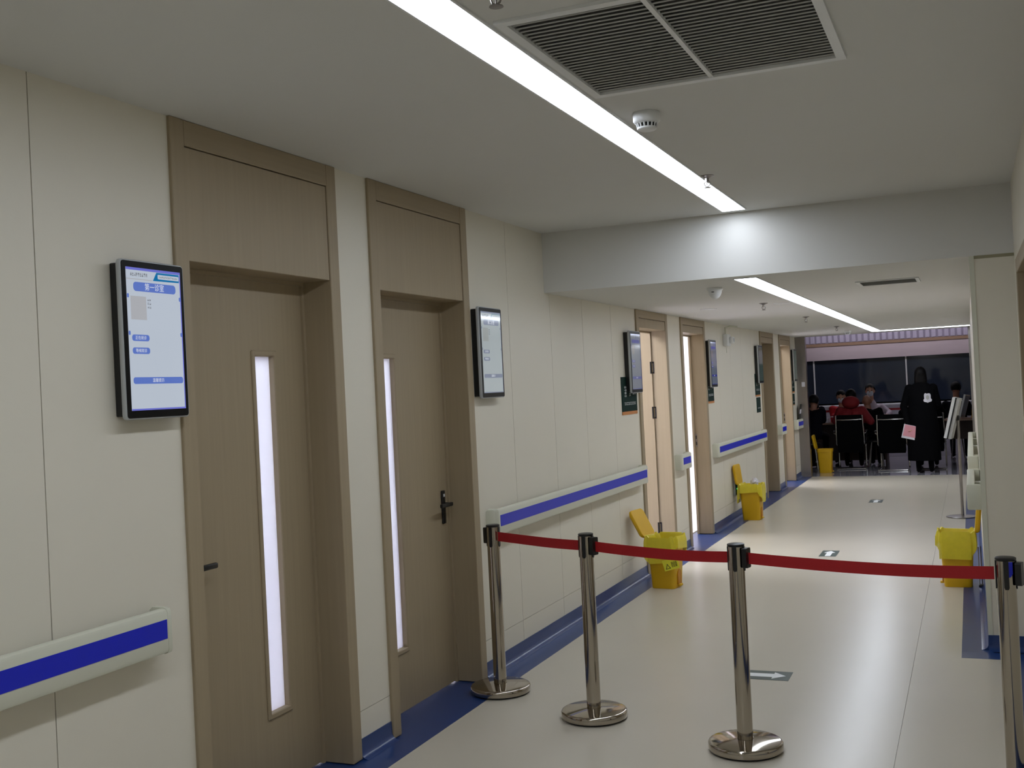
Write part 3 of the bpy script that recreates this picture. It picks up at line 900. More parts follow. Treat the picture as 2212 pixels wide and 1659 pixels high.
posts = [post(*P1, 'chrome barrier post standing beside the second wooden door'),
         post(*P2, 'second chrome barrier post out from the second wooden door'),
         post(*P3, 'chrome barrier post standing in front of the floor arrow sticker'),
         post(*P4, 'chrome barrier post standing beside the pillar and right wall')]
# cassette heads where the belt reels out
def cassette(pt, pa, pb, t):
    d = Vector((pb[0] - pa[0], pb[1] - pa[1], 0)).normalized()
    n = Vector((-d.y, d.x, 0))
    c0 = Vector((pt[0], pt[1], 0)) + d * 0.036
    prof = rrect(0.022, 0.043, 0.006, 3)
    MB().loft([[c0 + d * q + n * a + Vector((0, 0, HP - 0.06 + b_)) for a, b_ in prof] for q in (0.0, 0.022)]).build('belt_clip', 'black', t)
cassette(P1, P2, P1, posts[0]); cassette(P2, P2, P3, posts[1]); cassette(P3, P3, P4, posts[2]); cassette(P4, P3, P4, posts[3])
# blue sticker on the right post
q = MB()
rg = []
for k in range(8):
    a = R(-100 + 5 + k * 6.5)
    rg.append([Vector((P4[0] + 0.0352 * math.cos(a), P4[1] + 0.0352 * math.sin(a), HP - z)) for z in (0.014, 0.058 + 0.014 * math.sin(math.pi * k / 7))])
for k in range(7):
    q.add([rg[k][0], rg[k + 1][0], rg[k + 1][1], rg[k][1]], [(0, 1, 2, 3)])
q.build('blue_sticker', 'blue', posts[3])
def belt(pa, pb, sag, label, s0=0.036, s1=0.034):
    a = Vector((pa[0], pa[1], 0)); b_ = Vector((pb[0], pb[1], 0))
    d = (b_ - a).normalized(); n = Vector((-d.y, d.x, 0))
    a = a + d * s0; b_ = b_ - d * s1
    rings = []
    for k in range(17):
        u = k / 16
        p = a.lerp(b_, u)
        z = HP - 0.062 - sag * 4 * u * (1 - u)
        tw = 0.10 * math.sin(math.pi * u)
        rings.append([p + n * (0.0007 * s + 0.004 * math.sin(6.28 * u) + tw * 0.01 * zz / 0.024) + Vector((0, 0, z + zz)) for s, zz in ((-1, -0.0245), (1, -0.0245), (1, 0.0245), (-1, 0.0245))])
    o = MB().loft(rings).build('barrier_belt', 'belt', smooth=True)
    tag(o, label, 'belt')
belt(P1, P2, 0.004, 'short red belt between the post at the door and the next post', 0.0385, 0.0385)
belt(P2, P3, 0.010, 'red belt stretched in front of the yellow pedal bin by the wall', 0.0585, 0.0385)
belt(P3, P4, 0.012, 'longest red belt stretched to the post beside the pillar', 0.0585, 0.042)

# ================================================================== PEDAL BINS
def bin_(x, y, label, rz, lid_deg, liner, H=0.40, bag_seed=1, printed=False):
    t = thing('pedal_bin', label, 'bin', (0, 0, 0))
    ringz = [(0.0006, 0.98), (0.006, 1.0), (0.30, 1.17), (0.345, 1.20), (0.348, 1.27), (H - 0.012, 1.30), (H, 1.30)]
    def ring(z, k, n=5, ex=0.0):
        return [(a + 0.0, b_, z) for a, b_ in rrect(0.098 * k + ex, 0.092 * k + ex, 0.030 * k, n)]
    m_ = MB()
    inner = [(H, 1.24), (0.05, 0.92)]
    m_.loft([ring(z, k) for z, k in ringz] + [ring(z, k) for z, k in inner])
    m_.build('body', 'yellow', t, True)
    # pedal recess on the front (+x)
    MB().loft([[(xx, a, b_) for a, b_ in [(-0.032, 0.030), (0.032, 0.030), (0.034, 0.11), (0.026, 0.135), (0, 0.147), (-0.026, 0.135), (-0.034, 0.11)]] for xx in (0.085, 0.1115)]).build('pedal_recess', 'yellow_dark', t)
    MB().rbox(0.095, 0.128, -0.026, 0.026, 0.016, 0.032, 0.006).build('pedal', 'yellow', t, True)
    # lid hinged at the back (-x)
    rt = Matrix.Rotation(R(lid_deg), 3, 'Y')
    pv = Vector((-0.128, 0, H + 0.004))
    rings = []
    for dz, k in ((0.0, 0.97), (0.004, 1.0), (0.020, 1.0), (0.034, 0.90), (0.036, 0.8)):
        rings.append([pv + rt @ Vector((a * k + 0.120, b_ * k, dz)) for a, b_ in rrect(0.118, 0.118, 0.035, 5)])
    MB().loft(rings).build('lid', 'yellow', t, True)
    MB().tube([(-0.130, -0.06, H - 0.01), (-0.130, 0.06, H - 0.01)], 0.007).build('hinge_rod', 'yellow', t)
    if liner:
        rnd = random.Random(bag_seed)
        n = len(rrect(0.1, 0.1, 0.03, 9))
        ph = [rnd.random() * 6.28 for _ in range(4)]
        def bag(z, k, ex, wob):
            pts = rrect(0.098 * k + ex, 0.092 * k + ex, 0.034 * k, 9)
            out = []
            for q, (a, b_) in enumerate(pts):
                u = 2 * math.pi * q / n
                s = 1 + wob * (math.sin(5 * u + ph[0]) * 0.5 + math.sin(9 * u + ph[1]) * 0.3 + math.sin(14 * u + ph[2]) * 0.2)
                out.append((a * s, b_ * s, u, z))
            return out
        rows = [bag(0.24, 1.12, -0.012, 0.05), bag(H - 0.02, 1.24, -0.008, 0.02), bag(H + 0.012, 1.28, 0.0, 0.02), bag(H + 0.014, 1.31, 0.006, 0.02), bag(H - 0.03, 1.32, 0.012, 0.05), bag(H - 0.085, 1.29, 0.014, 0.08), bag(H - 0.14, 1.24, 0.016, 0.12)]
        rr = []
        for i, rw in enumerate(rows):
            line = []
            for a, b_, u, z in rw:
                dz = 0.008 * math.sin(7 * u + ph[3]) if 1 < i < 5 else 0
                if i >= 4:
                    dz += (i - 3) / 3 * (0.055 * math.sin(2 * u + ph[0] + 0.5) + 0.014 * math.sin(6 * u + ph[1]))
                line.append((a, b_, z + dz))
            rr.append(line)
        MB().loft(rr, False, False).build('bag_liner', 'bag_yellow', t, True)
        if printed:
            fp = MB().box(0.038, 0.170, -0.152, -0.1505, 0.165, 0.250, Matrix.Rotation(R(-16), 3, 'Y')).build('bag_flap', mat('bag_flap_film', (232, 226, 60), 0.4), t)
            q = MB()
            rot_ = Matrix.Rotation(R(-16), 3, 'Y'); ctr = Vector((0.104, 0, 0.2075))
            def pp(a, b_):
                v = rot_ @ Vector((a, 0, b_)) + ctr
                return (v.x, -0.1528, v.z)
            tri = [(-0.052, -0.030), (-0.008, -0.030), (-0.030, 0.012)]
            ins = [(-0.044, -0.026), (-0.016, -0.026), (-0.030, 0.002)]
            for k in range(3):
                k2 = (k + 1) % 3
                q.add([pp(*tri[k]), pp(*tri[k2]), pp(*ins[k2]), pp(*ins[k])], [(0, 1, 2, 3)])
            for k in range(3):
                a0 = 0.004 + k * 0.017
                for dz in (-0.024, -0.012, 0.0, 0.012):
                    q.add([pp(a0, dz), pp(a0 + 0.013, dz), pp(a0 + 0.013, dz + 0.003), pp(a0, dz + 0.003)], [(0, 1, 2, 3)])
                for da in (0.001, 0.010):
                    q.add([pp(a0 + da, -0.024), pp(a0 + da + 0.003, -0.024), pp(a0 + da + 0.003, 0.015), pp(a0 + da, 0.015)], [(0, 1, 2, 3)])
            q.build('warning_print', 'glyph_black', fp)
    t.location = (x, y, 0)
    t.rotation_euler.z = rz
    return t
bin_(-2.305, 8.42, 'yellow pedal bin with open lid and printed bag behind the red belt by the wall', R(-8), -118, True, bag_seed=3, printed=True)
bin_(-2.395, 12.62, 'yellow pedal bin with tissue in its bag below the long handrail', R(-4), -97, True, bag_seed=5)
bin_(-0.155, 8.78, 'yellow pedal bin with open lid and plain bag beside the pillar', R(180), -96, True, bag_seed=8)
bin_(-2.30, 18.72, 'yellow pedal bin without a bag at the far left end by the table', R(0), -100, False)
# tissue in the second bin
rnd = random.Random(4)
q = MB()
rings = []
for k in range(7):
    u = k / 6
    rr = 0.035 * (0.5 + 0.7 * math.sin(math.pi * min(1, u * 1.05)))
    rings.append([(-2.36 + rr * (1 + 0.35 * rnd.uniform(-1, 1)) * math.cos(2 * math.pi * j / 12), 12.64 + rr * (1 + 0.35 * rnd.uniform(-1, 1)) * math.sin(2 * math.pi * j / 12), 0.38 + 0.095 * u + 0.006 * rnd.uniform(-1, 1)) for j in range(12)])
q.loft(rings)
tag(q.build('crumpled_tissue', 'white_soft'), 'crumpled white tissue sticking out of the yellow bag', 'tissue')
# rods behind the right bin
t = thing('bin_stand_rod', 'thin steel rods standing behind the yellow bin beside the pillar', 'rod', (-0.03, 8.74, 0))
MB().tube([(-0.008, 8.70, 0.002), (-0.008, 8.70, 0.30)], 0.004, 8).build('rod', 'steel_soft', t)
MB().tube([(0.008, 8.74, 0.002), (0.008, 8.74, 0.30)], 0.004, 8).build('rod', 'steel_soft', t)
MB().rbox(-0.016, 0.014, 8.69, 8.75, 0.0018, 0.02, 0.004).build('foot', 'black', t)

# ================================================================== POSTER STAND
t = thing('poster_stand', 'steel poster stand with tilted board on a flat base by the pillar wall', 'poster stand', (-0.15, 12.83, 0))
rings = []
MB().lathe([(0.15, 0.001), (0.155, 0.006), (0.15, 0.012), (0.02, 0.02)], (-0.165, 12.83, 0), 36).build('base', 'steel_soft', t, True)
MB().tube([(-0.15, 12.83, 0.018), (-0.15, 12.83, 1.07)], 0.016, 14).build('pole', 'steel_soft', t, True)
MB().rbox(-0.172, -0.128, 12.805, 12.855, 1.06, 1.115, 0.01).build('joint_clamp', 'black', t, True)
rt = Matrix.Rotation(R(14), 3, 'Y') @ Matrix.Rotation(R(-4), 3, 'Z')
pv = (-0.20, 12.83, 1.09)
MB().box(-0.235, -0.205, 12.66, 13.00, 0.865, 1.315, rt, pv).build('board', 'white', t)
MB().box(-0.2035, -0.190, 12.655, 13.005, 0.862, 1.318, rt, pv).build('back_frame', 'black', t)
MB().box(-0.190, -0.160, 12.66, 13.00, 0.865, 1.315, rt, pv).build('back_board', 'grille', t)

# ================================================================== FAR TABLE AND ITS THINGS
t = thing('long_table', 'long dark wooden table at the end of the corridor', 'table', (-1.3, 20.42, 0))
MB().rbox(-2.95, 0.55, 20.12, 20.72, 0.735, 0.768, 0.006, 1).build('table_top', 'table_top', t)
for x0, x1, z0 in ((-2.92, -1.45, 0.06), (-1.42, 0.52, 0.40)):
    MB().box(x0, x1, 20.52, 20.545, z0, 0.735).build('modesty_panel', 'table', t)
for x in (-2.93, -1.45, 0.50):
    MB().box(x, x + 0.03, 20.16, 20.68, 0.001, 0.735).build('leg_panel', 'table', t)
ZT = 0.769
q = thing('gift_box', 'bright red box with pale band on the far table', 'box', (-2.47, 20.22, ZT))
MB().rbox(-2.53, -2.45, 20.17, 20.27, ZT, ZT + 0.085, 0.004).build('box', 'vest_red', q)
MB().rbox(-2.449, -2.385, 20.17, 20.27, ZT, ZT + 0.085, 0.004).build('white_end', 'white_soft', q)
q = thing('drink_cup', 'red and white paper cup on the far table', 'cup', (-2.33, 20.24, ZT))
MB().lathe([(0.026, 0), (0.033, 0.10), (0.030, 0.10)], (-2.33, 20.24, ZT), 20).build('cup', 'red', q, True)
MB().lathe([(0.035, 0.10), (0.035, 0.108), (0.0, 0.112)], (-2.33, 20.24, ZT), 20, cap1=False).build('lid', 'white', q, True)
q = MB()
for k in range(5):
    q.box(-1.62 + 0.004 * k, -1.42 + 0.003 * k, 20.17, 20.42, ZT + 0.003 * k, ZT + 0.003 * k + 0.0028)
tag(q.build('paper_stack', 'white_soft'), 'small stack of white papers on the far table', 'papers')
t = thing('display_frame', 'leaning bluish poster frame standing on the right end of the far table', 'poster frame', (-0.17, 20.37, ZT))
rt = Matrix.Rotation(R(15), 3, 'Y') @ Matrix.Rotation(R(-14), 3, 'Z')
pv = (-0.190, 20.37, ZT + 0.016)
MB().box(-0.190, -0.160, 20.22, 20.52, ZT + 0.016, ZT + 0.42, rt, pv).build('frame', 'white', t)
MB().box(-0.193, -0.1895, 20.24, 20.5, ZT + 0.035, ZT + 0.40, rt, pv).build('picture', mat('frame_picture', (96, 118, 132), 0.3, amp=0.3, scale=(14, 14, 14)), t)
MB().box(-0.1605, -0.157, 20.24, 20.5, ZT + 0.035, ZT + 0.40, rt, pv).build('picture', mat('frame_picture_back', (96, 118, 132), 0.3, amp=0.3, scale=(14, 14, 14)), t)
rnd = random.Random(11)
rings = []
for k in range(9):
    u = k / 8
    wx = 0.085 * (1 - 0.45 * u) ; wy = 0.06 * (1 - 0.5 * u)
    rings.append([(0.065 + wx * (1 + 0.08 * rnd.uniform(-1, 1)) * math.cos(2 * math.pi * j / 14), 20.42 + wy * (1 + 0.1 * rnd.uniform(-1, 1)) * math.sin(2 * math.pi * j / 14), ZT + 0.001 + 0.45 * u) for j in range(14)])
tag(MB().loft(rings).build('cloth_bag', 'gold', smooth=True), 'mustard yellow cloth bag standing on the right end of the far table', 'bag')

# ================================================================== CHAIRS
def chair(x, y, label, rz=0.0):
    t = thing('visitor_chair', label, 'chair', (0, 0, 0))
    w = 0.225
    for s in (-1, 1):
        xx = s * w
        pts = [(xx * 0.96, -0.27, 0.925), (xx, -0.22, 0.62), (xx, -0.19, 0.44), (xx, -0.10, 0.415), (xx, 0.18, 0.43), (xx, 0.235, 0.41), (xx, 0.25, 0.36), (xx, 0.23, 0.05), (xx, 0.215, 0.02), (xx, 0.18, 0.013), (xx, -0.25, 0.013)]
        MB().tube(pts, 0.0125, 10).build('side_tube', 'chrome', t, True)
        a = MB().tube([(xx, -0.215, 0.60), (xx + s * 0.035, -0.20, 0.625), (xx + s * 0.035, 0.05, 0.64), (xx + s * 0.03, 0.12, 0.60), (xx, 0.17, 0.44)], 0.010, 8).build('armrest', 'chrome', t, True)
        MB().rbox(xx + s * 0.035 - 0.02, xx + s * 0.035 + 0.02, -0.16, 0.06, 0.645, 0.665, 0.008).build('arm_pad', 'black', a, True)
    MB().tube([(-w, -0.25, 0.013), (w, -0.25, 0.013)], 0.0125, 10).build('floor_bar', 'chrome', t)
    MB().tube([(-w * 0.9, -0.272, 0.855), (-w * 0.5, -0.285, 0.852), (w * 0.5, -0.285, 0.852), (w * 0.9, -0.272, 0.855)], 0.012, 10).build('back_bar', 'chrome', t, True)
    rings = []
    for zz, yy in ((0.29, -0.180), (0.34, -0.192), (0.44, -0.208), (0.62, -0.228), (0.80, -0.252), (0.90, -0.268), (0.935, -0.274)):
        k = 0.94 if zz > 0.92 or zz < 0.3 else 1.0
        rings.append([(a * k, yy + b_, zz) for a, b_ in ((-w + 0.012, -0.008), (w - 0.012, -0.008), (w - 0.012, 0.012), (-w + 0.012, 0.012))])
    MB().loft(rings).build('backrest', 'black_soft', t, True)
    MB().rbox(-w + 0.01, w - 0.01, -0.18, 0.24, 0.43, 0.475, 0.015).build('seat', 'black_soft', t, True)
    t.location = (x, y, 0)
    t.rotation_euler.z = rz
    return t
chair(-1.945, 19.46, 'black visitor chair with chrome tubes under the person in the red jacket', R(2))
chair(-1.235, 19.08, 'empty black visitor chair with chrome tubes beside the standing person', R(-1))
chair(-0.66, 19.28, 'black visitor chair with chrome tubes hidden behind the standing person', R(0))

# ================================================================== PEOPLE
def cap_mesh(mb, a, b_, ra, rb, n=12):
    a = Vector(a); b_ = Vector(b_)
    d = (b_ - a)
    L = d.length
    d = d / L if L > 1e-6 else Vector((0, 0, 1))
    up = Vector((0, 0, 1)) if abs(d.z) < 0.9 else Vector((1, 0, 0))
    p = d.cross(up).normalized(); q = p.cross(d).normalized()
    rings = []
    for k in range(4):
        th = R(-80 + 80 * k / 3)
        rings.append((a + d * ra * math.sin(th), ra * math.cos(th)))
    for k in range(4):
        th = R(80 * k / 3)
        rings.append((b_ + d * rb * math.sin(th), rb * math.cos(th)))
    mb.loft([[c_ + (p * math.cos(2 * math.pi * j / n) + q * math.sin(2 * math.pi * j / n)) * r_ for j in range(n)] for c_, r_ in rings])

def ell_mesh(mb, c_, r_, n=16, mtx=None):
    c_ = Vector(c_)
    rings = []
    for k in range(1, 11):
        th = R(-90 + 180 * k / 11)
        ring = []
        for j in range(n):
            v = Vector((r_[0] * math.cos(th) * math.cos(2 * math.pi * j / n), r_[1] * math.cos(th) * math.sin(2 * math.pi * j / n), r_[2] * math.sin(th)))
            if mtx is not None:
                v = mtx @ v
            ring.append(c_ + v)
        rings.append(ring)
    mb.loft(rings)

TAGS = ['skin', 'top', 'legs', 'shoe']
def person(label, base, rz, J, mats, vox=0.012, bulk=1.0, head_tilt=0.0, head_yaw=0.0, mask=None, hair='short', group=None, long_hair=0.0):
    """J: joint positions (local, facing +y). mats: dict skin/top/legs/shoe"""
    t = thing('person', label, 'person', (0, 0, 0))
    mb = MB()
    prim = []
    def C(a, b_, ra, rb, tg):
        cap_mesh(mb, J[a] if isinstance(a, str) else a, J[b_] if isinstance(b_, str) else b_, ra, rb)
        prim.append((Vector(J[a] if isinstance(a, str) else a), Vector(J[b_] if isinstance(b_, str) else b_), ra, rb, tg))
    pel, che, nek = Vector(J['pelvis']), Vector(J['chest']), Vector(J['neck'])
    # trunk: stacked slices, broad and flat
    B = bulk
    for s in (-1, 1):
        side = Vector((s, 0, 0))
        C(tuple(pel + side * 0.075), tuple(pel.lerp(che, 0.5) + side * 0.06), 0.115 * B, 0.105 * B, 'top')
        C(tuple(pel.lerp(che, 0.5) + side * 0.06), tuple(che + side * 0.075), 0.105 * B, 0.118 * B, 'top')
        C(tuple(che + side * 0.05), tuple(nek + side * 0.02 - Vector((0, 0, 0.04))), 0.105 * B, 0.06, 'top')
    hc = Vector(J['head'])
    C(tuple(nek - Vector((0, 0, 0.05))), tuple(hc - Vector((0, 0, 0.03))), 0.055, 0.055, 'skin')
    for s, q in ((-1, 'l'), (1, 'r')):
        C(tuple(che + Vector((s * 0.07, 0, 0.03))), 'sho_' + q, 0.09 * B, 0.068 * B, 'top')
        C('sho_' + q, 'elb_' + q, 0.066 * B, 0.052 * B, 'top')
        C('elb_' + q, 'wri_' + q, 0.050 * B, 0.038 * B, 'top')
        C(tuple(pel + Vector((s * 0.085, 0.0, -0.02))), 'kne_' + q, 0.092, 0.062, 'legs')
        C('kne_' + q, 'ank_' + q, 0.060, 0.042, 'legs')
        an = Vector(J['ank_' + q])
        toe = an + Vector(J.get('toe', (0, 0.16, -0.045)))
        C(tuple(an + Vector((0, -0.03, -0.035))), tuple(toe), 0.036, 0.030, 'shoe')
        # hand: palm and five fingers along the forearm
        w_ = Vector(J['wri_' + q]); e_ = Vector(J['elb_' + q])
        d = (w_ - e_).normalized()
        sd = Vector(J.get('palm_' + q, (0, 1, 0)))
        sd = (sd - d * sd.dot(d)).normalized()
        nn = d.cross(sd)
        palm = w_ + d * 0.045
        C(tuple(w_), tuple(palm + d * 0.02), 0.027, 0.030, 'skin')
        curl = J.get('curl', 0.5)
        for k, ln in enumerate((0.060, 0.072, 0.076, 0.070)):
            o_ = sd * (0.030 - 0.020 * k)
            a0 = palm + o_ + d * 0.022
            a1 = a0 + d * ln * 0.5 + nn * curl * 0.02
            a2 = a1 + (d * (1 - curl) + nn * curl).normalized() * ln * 0.5
            C(tuple(a0), tuple(a1), 0.0095, 0.009, 'skin'); C(tuple(a1), tuple(a2), 0.009, 0.008, 'skin')
        a0 = w_ + d * 0.025 + sd * 0.022
        a1 = a0 + (sd * 0.8 + d * 0.6).normalized() * 0.035
        a2 = a1 + (d + nn * 0.5).normalized() * 0.03
        C(tuple(a0), tuple(a1), 0.011, 0.010, 'skin'); C(tuple(a1), tuple(a2), 0.010, 0.008, 'skin')
    # head with face, in head space (facing +y)
    hm = Matrix.Rotation(head_yaw, 3, 'Z') @ Matrix.Rotation(head_tilt, 3, 'X')
    def hp(x, y, z):
        return hc + hm @ Vector((x, y, z))
    ell_mesh(mb, hp(0, -0.008, 0.02), (0.074, 0.092, 0.092), mtx=hm); prim.append((hp(0, -0.008, 0.02), hp(0, -0.008, 0.021), 0.08, 0.08, 'skin'))
    ell_mesh(mb, hp(0, 0.018, -0.045), (0.058, 0.070, 0.068), mtx=hm); prim.append((hp(0, 0.02, -0.045), hp(0, 0.02, -0.046), 0.06, 0.06, 'skin'))
    C(tuple(hp(0, 0.083, 0.01)), tuple(hp(0, 0.100, -0.022)), 0.009, 0.014, 'skin')
    C(tuple(hp(-0.018, 0.080, -0.058)), tuple(hp(0.018, 0.080, -0.058)), 0.010, 0.010, 'skin')
    for s in (-1, 1):
        ell_mesh(mb, hp(s * 0.076, -0.005, -0.008), (0.012, 0.020, 0.032), 10, hm); prim.append((hp(s * 0.076, 0, 0.01), hp(s * 0.076, 0, -0.03), 0.014, 0.014, 'skin'))
    raw = mb.build('raw', 'skin')
    md = raw.modifiers.new('r', 'REMESH'); md.mode = 'VOXEL'; md.voxel_size = vox
    sm = raw.modifiers.new('s', 'SMOOTH'); sm.factor = 0.5; sm.iterations = 2
    dg = bpy.context.evaluated_depsgraph_get()
    me = bpy.data.meshes.new_from_object(raw.evaluated_get(dg))
    bpy.data.objects.remove(raw)
    me.name = 'body'
    me.materials.clear()
    for k in TAGS:
        me.materials.append(M[mats[k]])
    n = len(me.polygons)
    cen = np.zeros(n * 3); me.polygons.foreach_get('center', cen); cen = cen.reshape(-1, 3)
    best = np.full(n, 1e9); idx = np.zeros(n, int)
    for a, b_, ra, rb, tg in prim:
        a = np.array(a); b_ = np.array(b_); ab = b_ - a
        L2 = max(1e-9, ab @ ab)
        u = np.clip((cen - a) @ ab / L2, 0, 1)
        dd = np.linalg.norm(cen - (a + u[:, None] * ab), axis=1) - (ra + (rb - ra) * u)
        m_ = dd < best
        best[m_] = dd[m_]; idx[m_] = TAGS.index(tg)
    me.polygons.foreach_set('material_index', idx.tolist())
    me.polygons.foreach_set('use_smooth', [True] * n)
    bo = bpy.data.objects.new('body', me)
    COL.objects.link(bo)
    bo.parent = t
    # hair cap
    def shell(name, m_, c_, r_, keep, th=0.0):
        q = MB()
        nu, nv = 28, 18
        vs = []; ok = []
        for i in range(nv + 1):
            th_ = math.pi * i / nv
            for j in range(nu):
                ph = 2 * math.pi * j / nu
                v = Vector((math.sin(th_) * math.cos(ph), math.sin(th_) * math.sin(ph), math.cos(th_)))
                ok.append(keep(v))
                vs.append(hc + hm @ (Vector(c_) + Vector((v.x * r_[0], v.y * r_[1], v.z * r_[2]))))
        fs = []
        for i in range(nv):
            for j in range(nu):
                f = (i * nu + j, i * nu + (j + 1) % nu, (i + 1) * nu + (j + 1) % nu, (i + 1) * nu + j)
                if sum(ok[a] for a in f) >= 3:
                    fs.append(f)
        q.add(vs, fs)
        return q.build(name, m_, t, True)
    if hair == 'short':
        shell('hair', 'hair', (0, -0.012, 0.024), (0.091, 0.107, 0.110), lambda v: v.z > 0.36 * v.y + 0.02 or (v.y < 0.15 and v.z > -0.68))
    if long_hair:
        shell('hair', 'hair', (0, -0.016, 0.022), (0.088, 0.104, 0.104), lambda v: v.z > 0.45 * v.y - 0.05)
        rings = []
        for k in range(8):
            u = k / 7
            rx = 0.086 + 0.012 * math.sin(math.pi * u) - 0.01 * u * u
            ry = 0.070 - 0.032 * u
            rings.append([tuple(hc + Vector((rx * math.cos(R(180 + 180 * j / 14)) , -0.010 - 0.02 * u + ry * 1.25 * math.sin(R(180 + 180 * j / 14)), 0.03 - u * long_hair))) for j in range(15)] +
                         [tuple(hc + Vector((rx * 0.9 * math.cos(R(180 + 180 * j / 14)), -0.004 - 0.02 * u + ry * 0.8 * math.sin(R(180 + 180 * j / 14)), 0.03 - u * long_hair))) for j in range(14, -1, -1)])
        MB().loft(rings).build('long_hair', 'hair', t, True)
    if mask:
        shell('face_mask', mask, (0, 0.026, -0.044), (0.066, 0.082, 0.062), lambda v: v.y > 0.30)
    for s in (-1, 1):
        q = MB(); ell_mesh(q, hp(s * 0.030, 0.076, 0.008), (0.011, 0.007, 0.006), 10, hm)
        q.build('eye', 'eye', t, True)
    t.location = base
    t.rotation_euler.z = rz
    return t

def seated(lean=0.10, hands=((-0.16, 0.40, 0.80), (0.16, 0.40, 0.80)), elbows=((-0.26, 0.16, 0.82), (0.26, 0.16, 0.82)), hh=1.24, hy=None, knees=0.12):
    hy = lean * 1.7 if hy is None else hy
    return dict(pelvis=(0, 0.015, 0.63), chest=(0, lean, 0.90), neck=(0, lean * 1.35, hh - 0.17), head=(0, hy + 0.02, hh),
                sho_l=(-0.175, lean, 0.985), sho_r=(0.175, lean, 0.985), elb_l=elbows[0], elb_r=elbows[1], wri_l=hands[0], wri_r=hands[1],
                kne_l=(-knees, 0.40, 0.55), kne_r=(knees, 0.40, 0.55), ank_l=(-knees, 0.36, 0.085), ank_r=(knees, 0.36, 0.085), palm_l=(0.6, 0, 0.3), palm_r=(-0.6, 0, 0.3))

# standing person in the long coat
JW = dict(pelvis=(0, 0, 0.92), chest=(0, 0.0, 1.24), neck=(0, 0.0, 1.43), head=(0.0, 0.015, 1.565),
          sho_l=(-0.175, 0, 1.345), sho_r=(0.175, 0, 1.345), elb_l=(-0.275, -0.02, 1.06), elb_r=(0.235, 0.06, 1.07), wri_l=(-0.205, -0.10, 0.775), wri_r=(0.165, 0.24, 1.02),
          kne_l=(-0.09, 0.02, 0.50), kne_r=(0.09, 0.02, 0.50), ank_l=(-0.09, 0.0, 0.085), ank_r=(0.10, 0.0, 0.085), palm_l=(0.8, 0.2, 0), palm_r=(0, 0, 1), curl=0.75)
wo = person('person standing in a long black coat with white back emblem holding a pink folder', (-0.735, 18.42, 0), R(-4), JW,
            dict(skin='skin', top='coat_black', legs='coat_black', shoe='coat_black'), vox=0.009, bulk=1.12, hair='', long_hair=0.30, head_tilt=R(-10))
rings = []
for z, rx, ry in ((0.20, 0.245, 0.170), (0.205, 0.25, 0.175), (0.45, 0.245, 0.170), (0.75, 0.235, 0.165), (0.95, 0.215, 0.158), (1.10, 0.205, 0.150), (1.24, 0.215, 0.145), (1.33, 0.215, 0.125), (1.395, 0.16, 0.10), (1.44, 0.085, 0.080), (1.445, 0.07, 0.07)):
    rings.append([(rx * (1 + 0.012 * math.sin(9 * 2 * math.pi * j / 40)) * math.cos(2 * math.pi * j / 40), ry * math.sin(2 * math.pi * j / 40), z) for j in range(40)])
MB().loft(rings, False, False).build('coat', 'coat_black', wo, True)
# emblem on the back: pale crest with two peaks, scroll ends and grey centre
def on_back(a, z, out=0.0):
    y = -0.1465 * math.sqrt(max(0, 1 - (a / 0.215) ** 2)) - 0.004 - out
    return (a, y, z)
ex, ez = 0.105, 1.195
crest = [(-0.045, 0.062), (-0.030, 0.075), (-0.008, 0.064), (0.012, 0.070), (0.036, 0.066), (0.046, 0.040), (0.046, -0.012), (0.062, -0.034), (0.054, -0.060), (0.022, -0.070), (0.0, -0.080), (-0.022, -0.070), (-0.054, -0.060), (-0.062, -0.034), (-0.047, -0.012), (-0.050, 0.035)]
q = MB()
vs = [on_back(ex, ez)] + [on_back(ex + a, ez + b_) for a, b_ in crest]
q.add(vs, [(0, i + 1, (i + 1) % len(crest) + 1) for i in range(len(crest))])
em = q.build('back_emblem', 'white_soft', wo)
q = MB()
ring = [(0.024 * math.cos(2 * math.pi * j / 12), 0.006 + 0.036 * math.sin(2 * math.pi * j / 12)) for j in range(12)]
q.add([on_back(ex, ez + 0.006, 0.001)] + [on_back(ex + a, ez + b_, 0.001) for a, b_ in ring], [(0, i + 1, (i + 1) % 12 + 1) for i in range(12)])
q.build('emblem_centre', 'grille', em)
# pink folder in the left hand
t = thing('pink_folder', 'pink and white paper folder held by the person in the long coat', 'folder', (-0.91, 18.28, 0.6))
rt = Matrix.Rotation(R(14), 3, 'Y') @ Matrix.Rotation(R(8), 3, 'Z')
pv = (-0.90, 18.275, 0.66)
MB().box(-1.035, -0.765, 18.272, 18.278, 0.545, 0.765, rt, pv).build('back_sheet', 'white_soft', t)
MB().box(-1.020, -0.780, 18.268, 18.272, 0.580, 0.760, rt, pv).build('front_sheet', 'paper_pink', t)

# red jacket, seated with the back to the corridor
rp = person('person in a red hooded jacket seated with back to the corridor', (-1.93, 19.46, 0), R(2), seated(0.16, hands=((-0.16, 0.44, 0.84), (0.12, 0.27, 0.87)), elbows=((-0.27, 0.20, 0.82), (0.32, 0.04, 0.80)), hh=1.235, hy=0.30),
            dict(skin='skin', top='jacket_red', legs='coat_black', shoe='coat_black'), bulk=1.30, head_tilt=R(-35))
q = MB(); ell_mesh(q, (0.0, 0.13, 1.135), (0.150, 0.125, 0.115), 20)
q.build('hood', 'jacket_red', rp, True)
